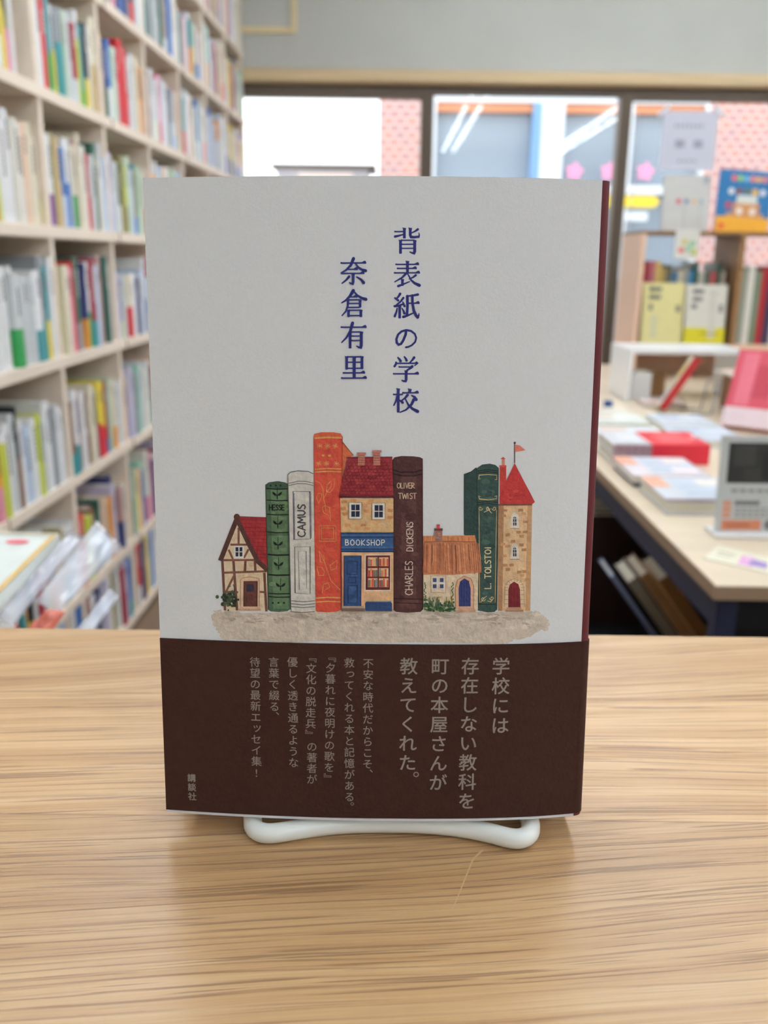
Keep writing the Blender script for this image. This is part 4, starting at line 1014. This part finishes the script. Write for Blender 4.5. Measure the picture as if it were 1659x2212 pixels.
# ------------------------------------------------------------------ display table on the right
TZ = 0.70; TX = 0.398; TY = 0.988
e = empty('display_table', (TX, TY, 0))
MB().box(0, 1.9, 0, 2.35, TZ - .019, TZ - .0004, mi=0).build('table_top', M_TABLE, e, bevel=.0015)
k = MB().box(-.0012, 1.9, -.0012, 0, TZ - .0185, TZ - .001).box(-.0012, 0, 0, 2.35, TZ - .0185, TZ - .001)
k.build('edge_band', M_EDGE, e)
for x in (.008, 1.86):
    for y in (.008, 2.31): MB().box(x, x + .026, y, y + .026, 0, TZ - .02).build('leg', M_NAVY, e, bevel=.002)
MB().box(.010, .034, .034, 2.31, TZ - .062, TZ - .02).build('rail', M_NAVY, e)
MB().box(.034, 1.86, .012, .034, TZ - .060, TZ - .02).build('rail', M_BLACK, e)  # blackened to paint in the shade beneath the front edge
MB().box(.02, 1.86, .045, 2.30, .285, .30).build('lower_shelf', M_BLACK, e)  # shelf and panels blackened to paint in the shade under the table
MB().box(.55, .56, .045, 2.30, .30, TZ - .046).build('back_panel', M_BLACK, e)
MB().box(.045, .55, .044, .050, .30, TZ - .046).build('shade_panel', M_BLACK, e)  # front is really open; black sheet added in place of the shade inside
MB().box(.045, .55, 2.29, 2.30, .30, TZ - .046).build('shade_panel', M_BLACK, e)
tag(e, 'pale wooden display table with navy steel frame right of the standing book', 'table')

def bookm(M, w, h, t, col, label, group=None, spine=None, band=None, prints=(), spine_right=True, cat='book', name='book', pagecol=None, bandlabel=None):
    """book: front cover at y=0 facing -y, bottom at z=0, x from 0 to w, thickness along +y"""
    c = lin(col); sc_ = lin(spine or col)
    k = MB(); b = .0022
    k.box(0, w, 0, b, 0, h, c).box(0, w, t - b, t, 0, h, c)
    xs = (w - b, w) if spine_right else (0, b)
    k.box(xs[0], xs[1], b, t - b, 0, h, sc_)
    k.box(xs[0] - (0 if spine_right else .0004), xs[1] + (.0004 if spine_right else 0), 0, t, .0003, h - .0003, sc_)
    o = k.build(name, M_PRINT); o.matrix_world = M
    px0, px1 = (.003, w - b) if spine_right else (b, w - .003)
    MB().box(px0, px1, b, t - b, .003, h - .003).build('page_block', M_PAGES, o)
    if band:
        k = MB(); z0, z1, bc = band; bc = lin(bc); g = .0006
        k.box(-g, w + g, -g, 0, z0, z1, bc).box(-g, w + g, t, t + g, z0, z1, bc)
        k.box(*((w, w + g) if spine_right else (-g, 0)), 0, t, z0, z1, bc)
        bo = k.build('paper_band', M_PRINT, o)
        if bandlabel: bo['label'] = bandlabel
    if prints:
        k = MB(); y = -.0008
        for i, p in enumerate(prints):
            x0, z0, x1, z1, pc = p[:5]
            if len(p) > 5:
                cx, cz, rx, rz = (x0 + x1) / 2, (z0 + z1) / 2, (x1 - x0) / 2, (z1 - z0) / 2
                k.add([(cx + rx * cos(a * pi / 7), y - i * .00002, cz + rz * sin(a * pi / 7)) for a in range(14)], [tuple(range(14))], lin(pc))
            else:
                k.quad((x0, y - i * .00002, z0), (x1, y - i * .00002, z0), (x1, y - i * .00002, z1), (x0, y - i * .00002, z1), lin(pc))
        k.build('cover_print', M_PRINT, o)
    return tag(o, label, cat, group)
LIE = lambda x, y, z, t, rz=0: T(x, y, z + t, 0, 0, rz) @ Matrix.Rotation(-pi / 2, 4, 'X')      # cover up, foot towards -y
def lines_(x0, x1, z1, n, dz, hh, col, seed=1):
    q = random.Random(seed); return [(x0, z1 - i * dz - hh, x0 + (x1 - x0) * q.uniform(.7, 1), z1 - i * dz, col) for i in range(n)]

# books leaning under the table
UB = [((1440, 1236), 1.20, (110, 54, 84), .022, 'plum coloured book leaning nearest the navy table leg', None),
      ((1412, 1256), 1.33, (176, 128, 66), .021, 'brown spined book with white page top leaning below the table edge', (150, 112, 64)),
      ((1384, 1246), 1.45, (170, 132, 92), .016, 'tan book leaning between the grey beige and the brown book', None),
      ((1356, 1258), 1.57, (158, 150, 134), .020, 'grey beige book with white page top leaning under the table', None),
      ((1318, 1246), 1.665, (150, 164, 206), .009, 'thin pale blue book leaning behind the grey beige book', None)]
for (px, y_, c_, t_, lb, sp_) in UB:
    p = at_y(px[0], px[1], y_)
    hgt = (p.z - .302) / cos(radians(37))
    hgt = min(hgt, .26)
    M = Matrix.Translation((max(p.x, TX + .045), y_, p.z)) @ Matrix.Rotation(radians(-37), 4, 'Y') @ Matrix.Translation((0, 0, -hgt)) @ Matrix.Rotation(pi / 2, 4, 'Z')
    # spine faces -y: local front cover (-y) turns to face +x
    bookm(M @ Matrix.Translation((0, -t_, 0)), .105, hgt, t_, c_, lb, 'books leaning under the display table', spine=sp_ or c_, spine_right=False)
UPR = [(1.80, (46, 28, 24), .25, .03, 'dark rust book standing upright nearest under the table'), (1.835, (190, 184, 168), .27, .028, 'grey beige book standing upright behind the dark rust book'), (1.87, (150, 146, 130), .26, .03, 'khaki grey book third of the upright books under the table'),
       (1.905, (206, 204, 198), .28, .028, 'off-white book fourth of the upright books under the table'), (1.94, (110, 112, 112), .25, .03, 'slate book fifth of the upright books under the table'), (1.975, (170, 176, 196), .27, .03, 'bluish book sixth of the upright books under the table'), (2.01, (196, 190, 176), .26, .03, 'beige book farthest upright under the table')]
for y_, c_, h_, t_, lb in UPR:
    bookm(T(TX + .04, y_, .3005), .12, h_, t_, c_, lb, 'upright books under the table', spine_right=False)

# --- flat stock on the table top
WHT = (226, 228, 232)
def pale_prints(w, h): return [(0, h * .55, w * .24, h, (238, 178, 150)), (w * .3, h * .12, w * .95, h * .9, (206, 216, 228)), (w * .36, h * .3, w * .8, h * .36, (176, 186, 202)), (w * .36, h * .55, w * .7, h * .6, (184, 192, 206)), (w * .62, h * .62, w * .92, h * .86, (244, 236, 226))]
bookm(LIE(.432, 1.292, TZ + .0002, .021), .133, .158, .021, (218, 222, 228), 'pale printed book with maroon foot edge nearest the sign holder', 'flat books along the table edge', prints=pale_prints(.133, .158), band=(0.0, .012, (104, 58, 70)))
o = MB().box(.428, .562, 1.462, 1.60, TZ + .0002, TZ + .006).build('black_tray', M_BLACK, bevel=.001)
tag(o, 'thin black tray under the pale orange striped book', 'tray')
bookm(LIE(.426, 1.466, TZ + .0064, .013), .133, .150, .013, (236, 226, 230), 'pale book with orange stripe lying on the black tray before the red stack', 'flat books along the table edge', prints=pale_prints(.133, .15) + [(.08, .02, .125, .06, (248, 236, 240))])  # last near-white patch paints in a highlight of the clear bag
for i in range(2):
    w_, h_, t_ = .13, .184, .0185
    # spine towards the viewer, head to the left
    M = Matrix.Translation((.434, 1.64, TZ + .0002 + t_ + i * (t_ + .0006))) @ Matrix(((0, 1, 0), (-1, 0, 0), (0, 0, 1))).to_4x4().inverted()
    M = Matrix.Translation((.434, 1.64, TZ + .0003 + i * (t_ + .0008))) @ Matrix(((0, 0, 1, 0), (-1, 0, 0, w_), (0, -1, 0, t_), (0, 0, 0, 1)))
    o = bookm(M, w_, h_, t_, (222, 222, 226), ['lower book of the red and white stack on the table', 'upper book of the red and white stack on the table'][i], 'red and white stack on the table', spine=(176, 150, 158),
          band=(h_ * .40, h_, (226, 36, 58)), prints=[(.02, .1, .11, .16, (244, 96, 104)), (.05, .165, .07, .18, (250, 190, 196)), (.02, .02, .11, .06, (232, 234, 238))], bandlabel='bright red paper band')
    k = MB()
    for a in range(14):
        z = .006 + a * .0048
        for b in (.003, .0075, .012):
            if (a + int(b * 1000)) % 3: k.box(w_ + .0005, w_ + .0007, b, b + .003, z, z + .0032, lin((120, 72, 84)))
    k.build('spine_print', M_PRINT, o)
flat = [(.46, 1.83, .15, .14, .012, (232, 240, 246), 'white book lying behind the red and white stack at the table edge'), (.62, 1.80, .14, .16, .016, (214, 224, 236), 'pale blue book lying behind the right half of the red stack'),
        (.475, 2.00, .14, .13, .014, (238, 242, 232), 'pale book lying at the table edge third behind the stack'), (.64, 2.00, .13, .15, .012, (226, 234, 244), 'white book lying before the tilted red edged book'), (.80, 1.74, .13, .13, .010, (222, 216, 96), 'lime yellow book lying behind the sign holder'),
        (.50, 2.16, .12, .11, .008, (232, 224, 206), 'cream leaflet lying at the table edge before the white riser')]
for (x, y, w_, h_, t_, c_, lb) in flat:
    bookm(LIE(x, y, TZ + .0002, t_), w_, h_, t_, c_, lb, 'pale books lying at the back of the table', prints=[(w_ * .1, h_ * .6, w_ * .5, h_ * .8, (238, 200, 176) if x < .6 else (190, 204, 222)), (w_ * .1, h_ * .2, w_ * .8, h_ * .3, (204, 210, 216))])
# blue cap at the table edge
o = MB().prism([(.012 * cos(a * pi / 6), .012 * sin(a * pi / 6)) for a in range(12)], 0, .02, 2).build('ink_pad', mat('blue_plastic', (28, 76, 136), 0.4), bevel=.002)
o.location = (.585, 2.30, TZ + .0002); tag(o, 'small round dark blue pot at the table edge', 'pot')

# --- sign holder
e = empty('sign_holder', (.466, 1.19, TZ)); SH = .142; SW = .150
tilt = Matrix.Rotation(radians(-5), 4, 'X')
def part(mb, name, m, lab=None, bevel=0):
    o = mb.build(name, m, e, bevel=bevel); o.matrix_local = tilt
    if lab: o['label'] = lab
    return o
part(MB().box(0, SW, -.004, -.0015, .003, SH), 'clear_front', M_ACRYL)
part(MB().box(0, SW, .0015, .004, .003, SH), 'clear_back', M_ACRYL)
MB().box(-.002, SW + .002, -.016, .030, 0.0002, .005).build('foot', M_WHITEPLASTIC, e, bevel=.0015)
part(MB().box(0.001, SW - .001, -.0012, .0012, .005, SH - .001), 'card', mat('light_grey_card', (206, 208, 208), 0.6))
k = MB(); y = -.00125
def q_(x0, z0, x1, z1, c, d=0): k.quad((x0, y - d, z0), (x1, y - d, z0), (x1, y - d, z1), (x0, y - d, z1), lin(c))
q_(.012, .075, .142, .132, (52, 50, 50))
for (a, b_, c_, d_, cc) in ((.02, .10, .05, .128, (70, 68, 66)), (.06, .082, .09, .12, (40, 38, 40)), (.10, .10, .135, .126, (82, 80, 78)), (.035, .08, .06, .096, (62, 60, 58))): q_(a, b_, c_, d_, cc, .00004)
for i in range(10): q_(.020 + i * .012, .062, .029 + i * .012, .067, (150, 150, 152))
for i in range(5): q_(.027 + i * .007, .044, .033 + i * .007, .050, (96, 96, 98))
for j_ in range(3):
    for i in range(6): q_(.028 + i * .009, .026 + j_ * .0055, .035 + i * .009, .0295 + j_ * .0055, (160, 160, 160))
    q_(.010, .0262 + j_ * .0085, .022, .0325 + j_ * .0085, (226, 150, 116))
q_(.010, .008, .066, .0225, (222, 138, 98)); q_(.085, .01, .14, .05, (226, 176, 150)); q_(.016, .0135, .05, .0165, (172, 92, 66), .00004)
k.add([(.078 + .008 * cos(a * pi / 6), y, .016 + .008 * sin(a * pi / 6)) for a in range(12)], [tuple(range(12))], lin((120, 122, 124)))
part(k, 'card_print', M_INK)
tag(e, 'clear sign holder with a card of dark photo and orange blocks on the table', 'sign holder')
# bookmark strip
P = [at_z(*q, TZ) for q in ((1520, 1207), (1552, 1178), (1668, 1208), (1664, 1240))]
k = MB(); up = Vector((0, 0, .0008))
k.add([p + Vector((0, 0, .0001)) for p in P] + [p + up for p in P], [(3, 2, 1, 0), (4, 5, 6, 7), (0, 1, 5, 4), (1, 2, 6, 5), (2, 3, 7, 6), (3, 0, 4, 7)])
o = k.build('bookmark', mat('cream_card', (236, 230, 206), 0.55))
k = MB(); L_ = lambda s, t_: P[0] * (1 - s) * (1 - t_) + P[1] * (1 - s) * t_ + P[3] * s * (1 - t_) + P[2] * s * t_ + Vector((0, 0, .0011))
for (s0, s1, t0, t1, c_) in ((.5, .72, .12, .7, (232, 176, 216)), (.66, .94, .2, .62, (164, 140, 194)), (.58, .7, .5, .8, (240, 206, 226)), (.1, .4, .55, .64, (190, 182, 160)), (.12, .36, .35, .42, (196, 188, 168))):
    k.quad(L_(s0, t0), L_(s1, t0), L_(s1, t1), L_(s0, t1), lin(c_))
k.build('flower_print', M_INK, o)
tag(o, 'cream bookmark with a purple flower lying at the front of the table', 'bookmark')

# --- white riser with things inside
RX0, RX1, RY = .665, .985, 2.43; RZ = .842
e = empty('white_riser', (RX0, RY, TZ))
MB().box(0, .012, 0, .20, .0002, RZ - TZ - .012).build('side_panel', M_WHITEPLASTIC, e, bevel=.001)
MB().box(RX1 - RX0 - .012, RX1 - RX0, 0, .20, .0002, RZ - TZ - .012).build('side_panel', M_WHITEPLASTIC, e, bevel=.001)
MB().box(0, RX1 - RX0, 0, .20, RZ - TZ - .012, RZ - TZ).build('top_panel', M_WHITEPLASTIC, e, bevel=.001)
tag(e, 'white open fronted riser on the back of the table', 'riser')
o = MB().box(.69, .745, 2.47, 2.55, TZ + .0002, TZ + .075).build('white_box', M_WHITEPLASTIC, bevel=.003); tag(o, 'small white box inside the white riser', 'box')
o = MB().box(.755, .80, 2.52, 2.58, TZ + .0002, TZ + .07).build('brown_box', M_BROWN, bevel=.002); tag(o, 'small brown box beside the white box in the riser', 'box')
bookm(LIE(.69, 2.32, TZ + .0002, .012), .11, .09, .012, (226, 206, 204), 'pinkish booklet lying before the white riser opening', prints=[(.02, .02, .09, .04, (238, 170, 140))])
# tilted book seen by its red edge
M = T(.722, 2.34, TZ + .002, 0, radians(31), 0) @ Matrix.Rotation(-pi / 2 - .26, 4, 'Z')
bookm(M, .12, .150, .019, (232, 226, 196), 'pale yellow book with red spine tilted on an easel by the riser', spine=(190, 44, 44), prints=[(.01, .01, .1, .06, (220, 222, 226)), (.02, .09, .09, .13, (236, 214, 120))])
k = MB(); 
e = empty('book_easel', (.770, 2.24, TZ))
for y in (-.03, .05):
    MB().tube([(.0, y, .003), (.012, y, .003), (.055, y, .003), (.068, y, .085)], .0026, 8).build('wire_leg', mat('grey_wire', (150, 150, 154), .35, .5, metal=.6), e, smooth=True)
tag(e, 'thin grey wire easel behind the tilted red edged book', 'easel')
# wooden riser box and the red book before it
e = empty('wooden_riser', (.90, 2.08, TZ))
MB().box(0, .5, 0, .28, .0002, .088).build('box_body', mat('shaded_brown_wood', (128, 88, 52), .55, noise=.1, nscale=8, stretch=(1, 6, 6)), e)  # body darker than the top board: shade on its sides painted in
MB().box(-.003, .503, -.003, .283, .088, .100).build('top_board', M_TABLE, e, bevel=.001)
tag(e, 'low wooden riser box, shade painted into its brown sides, at the right of the table', 'riser')
bookm(LIE(.86, 2.13, TZ + .1003, .006, .1), .13, .15, .006, (232, 224, 214), 'thin cream booklet with red line lying on the wooden riser', prints=[(.01, .12, .12, .135, (232, 150, 130))])
M = T(.775, 2.015, TZ + .0130, 0, 0, radians(-38)) @ Matrix.Rotation(radians(-27), 4, 'X')
bookm(M, .128, .186, .024, (214, 62, 84), 'bright red book with white lower band leaning on a stand before the wooden riser', spine=(226, 10, 48), band=(0, .045, (230, 206, 210)), prints=[(.03, .07, .1, .15, (196, 40, 66)), (.015, .05, .05, .178, (228, 104, 122)), (.09, .06, .115, .17, (222, 84, 104))], bandlabel='white paper band')  # pinker cover tone and pink strips paint in the sheen on the red
M = T(.985, 2.22, TZ + .1035, 0, 0, 0) @ Matrix.Rotation(radians(-9), 4, 'X')
bookm(M, .105, .118, .018, (226, 228, 230), 'white book with a misty blue and green picture standing on the wooden riser', prints=[(.015, .012, .075, .1, (150, 170, 196)), (.045, .012, .075, .09, (86, 112, 100)), (.05, .03, .068, .06, (176, 190, 160)), (.018, .05, .04, .075, (112, 134, 166))])

# --- low wooden shelf unit by the window
UX, UY, UB_, UT = .800, 2.90, TZ, 1.166
e = empty('shelf_unit', (UX, UY, UB_))
MB().box(0, .016, 0, .235, .0002, UT - UB_ - .009).build('side_panel', M_PINKWOOD, e, bevel=.001)
MB().box(.315, .331, 0, .235, .115, UT - UB_ - .009).build('divider', M_BROWN, e, bevel=.001)  # brown unlike the pine panels: shadow on its front painted in
MB().box(.72, .736, 0, .235, .0002, UT - UB_ - .009).build('side_panel', M_PINKWOOD, e, bevel=.001)
MB().box(0, .736, 0, .235, UT - UB_ - .009, UT - UB_).build('top_board', M_BROWN, e, bevel=.001)
MB().box(.016, .72, 0, .235, .10, .115).build('shelf', M_PINKWOOD, e, bevel=.001)
MB().box(.016, .72, .225, .235, .0002, .10).build('back_panel', M_PINKWOOD, e)
tag(e, 'low pine shelf unit with dark top edge standing before the window', 'shelf unit')
SHZ = UB_ + .1152
M = T(.826, 2.905, SHZ + .0018, radians(-4))
bookm(M, .131, .192, .02, (222, 212, 150), 'pale yellow book facing out at the left of the shelf unit', 'facing books in the shelf unit', prints=[(.018, .165, .058, .178, (110, 112, 108)), (.018, .14, .056, .153, (112, 112, 108)), (.02, .105, .032, .125, (120, 120, 112)), (.108, .10, .122, .122, (120, 120, 112)), (.03, .02, .05, .09, (206, 204, 168))])
M = T(.965, 2.905, SHZ + .0018, radians(-4))
bookm(M, .131, .188, .02, (216, 212, 200), 'white book with bright yellow band facing out beside the pale yellow book', 'facing books in the shelf unit', band=(0, .052, (214, 202, 40)), bandlabel='bright yellow paper band',
      prints=[(.02, .16, .055, .172, (104, 104, 106)), (.02, .136, .052, .148, (104, 104, 106)), (.018, .112, .036, .126, (110, 110, 112)), (.108, .10, .12, .125, (120, 118, 118)), (.075, .02, .1, .17, (204, 200, 190)), (.05, .03, .11, .036, (170, 160, 40))])
q = random.Random(5); x = .832; i = 0
UC = [(176, 46, 60), (206, 120, 130), (226, 196, 120), (190, 160, 90), (120, 116, 100), (80, 130, 170), (226, 214, 190), (170, 170, 160), (60, 140, 190), (56, 96, 84), (200, 196, 180), (96, 110, 92), (208, 90, 96), (60, 92, 70), (190, 176, 160), (150, 60, 80)]
UN = ['crimson', 'rose', 'straw yellow', 'ochre', 'dark khaki', 'steel blue', 'cream', 'grey', 'bright blue', 'deep green', 'off-white', 'moss green', 'coral red', 'forest green', 'beige', 'wine red']
while x < 1.10 and i < 16:
    t_ = q.uniform(.014, .02)
    if x + t_ > 1.112: break
    bookm(T(x + t_, 2.96, SHZ + .0003, 0, 0, 0) @ Matrix.Rotation(pi / 2, 4, 'Z') , .13, q.uniform(.222, .262), t_, UC[i], '%s spine standing behind the facing books in the shelf unit' % UN[i], 'spines behind the facing books', spine_right=False)
    x += t_ + .0008; i += 1
x = 1.140; i = 0
RC = [((150, 156, 140), 'grey green'), ((226, 224, 216), 'white'), ((120, 132, 110), 'olive green'), ((176, 34, 44), 'dark red'), ((60, 52, 84), 'dark violet'), ((196, 196, 190), 'light grey'), ((96, 100, 92), 'slate grey'), ((176, 168, 110), 'mustard'), ((224, 220, 226), 'pale lilac'), ((70, 110, 150), 'mid blue'), ((226, 200, 170), 'pale peach'), ((66, 66, 70), 'black'), ((190, 60, 60), 'brick red')]
while i < len(RC):
    t_ = q.uniform(.018, .026)
    if x + t_ > 1.51: break
    bookm(T(x + t_, 2.94, SHZ + .0003) @ Matrix.Rotation(pi / 2, 4, 'Z'), .14, q.uniform(.20, .25), t_, RC[i][0], '%s spine in the right compartment of the shelf unit' % RC[i][1], 'spines in the right compartment', spine_right=False)
    x += t_ + .0008; i += 1
# on top of the unit
M = T(.874, 2.945, UT + .0022, radians(-7), 0, 0)
bookm(M, .146, .170, .014, (196, 194, 190), 'grey picture book with four coloured dots on top of the shelf unit', prints=[(.04, .082, .056, .098, (204, 60, 70), 1), (.066, .083, .08, .097, (66, 110, 160), 1), (.09, .083, .104, .097, (222, 160, 100), 1), (.114, .083, .126, .096, (110, 160, 170), 1), (.066, .012, .068, .08, (150, 148, 146)), (.114, .01, .116, .08, (168, 168, 166)), (.122, .145, .142, .166, (160, 164, 170))])
M = T(1.040, 2.945, UT + .0022, radians(-6), radians(3), 0)
bl = bookm(M, .17, .19, .012, (22, 112, 170), 'blue picture book with an orange vehicle and yellow foot on the shelf unit', prints=[(0, 0, .17, .048, (238, 172, 40)), (.01, .008, .03, .028, (224, 96, 50), 1), (.03, .048, .15, .06, (206, 150, 110)), (.05, .05, .135, .092, (204, 146, 92)), (.062, .055, .082, .078, (238, 230, 222), 1), (.104, .055, .124, .078, (238, 230, 222), 1), (.06, .09, .125, .115, (214, 220, 214)), (.03, .115, .05, .135, (226, 226, 230), 1), (.055, .115, .075, .137, (130, 80, 70), 1), (.08, .118, .1, .138, (96, 110, 70), 1), (.105, .115, .125, .137, (226, 176, 80), 1), (.13, .115, .15, .135, (224, 224, 230), 1), (.025, .07, .045, .095, (180, 80, 100), 1), (.035, .155, .053, .175, (226, 110, 110), 1), (.056, .155, .072, .175, (150, 210, 110), 1), (.075, .155, .092, .173, (120, 190, 226), 1), (.095, .155, .112, .175, (238, 140, 130), 1), (.114, .155, .13, .174, (244, 180, 80), 1), (.133, .155, .15, .175, (238, 140, 130), 1)])
e = empty('hanging_card', (.905, UY - .004, UT - .085))
MB().box(0, .075, -.002, 0, 0, .09).build('paper', mat('thin_card', (214, 212, 204), .7), e)
k = MB()
for (x0, z0, c_) in ((.02, .045, (206, 190, 110)), (.045, .04, (150, 190, 150)), (.012, .02, (222, 110, 100)), (.052, .015, (190, 200, 90)), (.033, .025, (150, 200, 170))):
    k.quad((x0, -.0024, z0), (x0 + .018, -.0024, z0), (x0 + .018, -.0024, z0 + .015), (x0, -.0024, z0 + .015), lin(c_))
k.build('print', M_INK, e)
MB().box(.02, .055, -.003, .02, .0855, .0868).build('clip', M_WHITEPLASTIC, e)
tag(e, 'small pale card with coloured dots hanging from the shelf unit top', 'card')

# ------------------------------------------------------------------ low table with clear plastic at the lower left
e = empty('side_table', (-.74, .43, 0))
MB().box(0, .56, 0, .36, .672, .70).build('table_top', M_SHELF, e, bevel=.002)
for x in (.02, .50):
    for y in (.02, .30): MB().box(x, x + .04, y, y + .04, 0, .672).build('leg', M_SHELF, e)
tag(e, 'pale wooden side table behind the counter below the clear plastic sleeves', 'table')
def slab(P, th, name, m, n=10, wob=.003, seed=1):
    """sheet between four corners (TL, TR, BR, BL) with thickness and a slight crumple"""
    q = random.Random(seed); P = [Vector(p) for p in P]; N = (P[1] - P[0]).cross(P[3] - P[0]).normalized()
    k = MB(); pts = []
    for side in (0, 1):
        for i in range(n + 1):
            for j in range(n + 1):
                s, t_ = i / n, j / n
                p = P[0] * (1 - s) * (1 - t_) + P[1] * s * (1 - t_) + P[2] * s * t_ + P[3] * (1 - s) * t_
                edge = min(s, 1 - s, t_, 1 - t_); rr = min(1, edge * 5)
                puff = th * (.25 + .75 * math.sqrt(rr))
                pts.append(p + N * ((puff / 2 if side else -puff / 2) + q.uniform(-wob, wob) * rr))
    fs = []; S = (n + 1) ** 2
    for i in range(n):
        for j in range(n):
            a = i * (n + 1) + j; fs.append((a, a + 1, a + n + 2, a + n + 1)); fs.append((S + a, S + a + n + 1, S + a + n + 2, S + a + 1))
    for i in range(n):
        for (a, b) in ((i, i + 1), (n * (n + 1) + i + 1, n * (n + 1) + i)): fs.append((a, S + a, S + b, b))
        for (a, b) in (((i + 1) * (n + 1), i * (n + 1)), (i * (n + 1) + n, (i + 1) * (n + 1) + n)): fs.append((a, S + a, S + b, b))
    k.add(pts, fs)
    return k.build(name, m, smooth=True)
A1, A2 = at_y(128, 1154, .80), at_y(-14, 1296, .665)
up = (A1 - A2); hh_ = up.length; up.normalize(); rt = Vector((1, 0, 0)); rt = (rt - up * rt.dot(up)).normalized(); nn = rt.cross(up) * -1
Mx = Matrix(((rt.x, -(up.cross(rt)).x * -1, up.x, 0), (rt.y, (up.cross(rt)).y, up.y, 0), (rt.z, (up.cross(rt)).z, up.z, 0), (0, 0, 0, 1)))
Mx = Matrix.Identity(4); yy = up.cross(rt)
for r_ in range(3): Mx[r_][0], Mx[r_][1], Mx[r_][2] = rt[r_], yy[r_], up[r_]
Mx = Matrix.Translation(A2 - rt * .14) @ Mx
pk = (238, 150, 160)
bookm(Mx, .14, hh_, .012, (232, 238, 232), 'white picture book with pink drawings and golden rim at the lower left', prints=[(.134, 0, .1395, hh_, (222, 186, 116)), (0, hh_ - .006, .14, hh_, (214, 206, 184)), (.098, hh_ * .80, .12, hh_ * .88, (236, 120, 130), 1), (.075, hh_ * .80, .08, hh_ * .9, pk, 1), (.04, hh_ * .30, .082, hh_ * .62, (240, 178, 184), 1), (.05, hh_ * .36, .075, hh_ * .5, (236, 150, 160), 1), (.06, hh_ * .5, .09, hh_ * .68, (242, 190, 194), 1), (.03, hh_ * .15, .06, hh_ * .3, (240, 186, 190), 1)])
prop = MB().prism([(.0, 0), (.09, 0), (.075, .08)], -.12, -.02, 0).build('book_rest', M_WHITEPLASTIC)
prop.location = (A2.x, .66, .7003); tag(prop, 'white wedge shaped rest under the pink drawn picture book', 'book rest')
def sl(name, px, ys, th, lab, seed, m=M_SLEEVE):
    o = slab([at_y(p[0], p[1], y) for p, y in zip(px, ys)], th, name, m, seed=seed)
    return tag(o, lab, 'plastic sleeve')
sl('plastic_sleeve', ((206, 1126), (262, 1182), (128, 1322), (78, 1298)), (.76, .75, .655, .655), .012, 'large clear plastic sleeve tilted beside the pink drawn picture book', 3)
sl('plastic_sleeve', ((236, 1268), (258, 1292), (196, 1372), (158, 1368)), (.70, .695, .62, .62), .010, 'small clear plastic sleeve below the large tilted sleeve', 4)
sl('plastic_sleeve', ((150, 1150), (182, 1158), (30, 1350), (-10, 1335)), (.80, .80, .67, .67), .008, 'narrow clear plastic sleeve along the golden rim of the picture book', 5)
o = slab([at_y(105, 1318, .62), at_y(140, 1322, .62), at_y(95, 1385, .60), at_y(40, 1380, .60)], .012, 'red_pouch', mat('coral_red_plastic', (222, 120, 100), .25, .6), seed=6)
tag(o, 'coral red plastic pouch peeking over the counter edge', 'pouch')
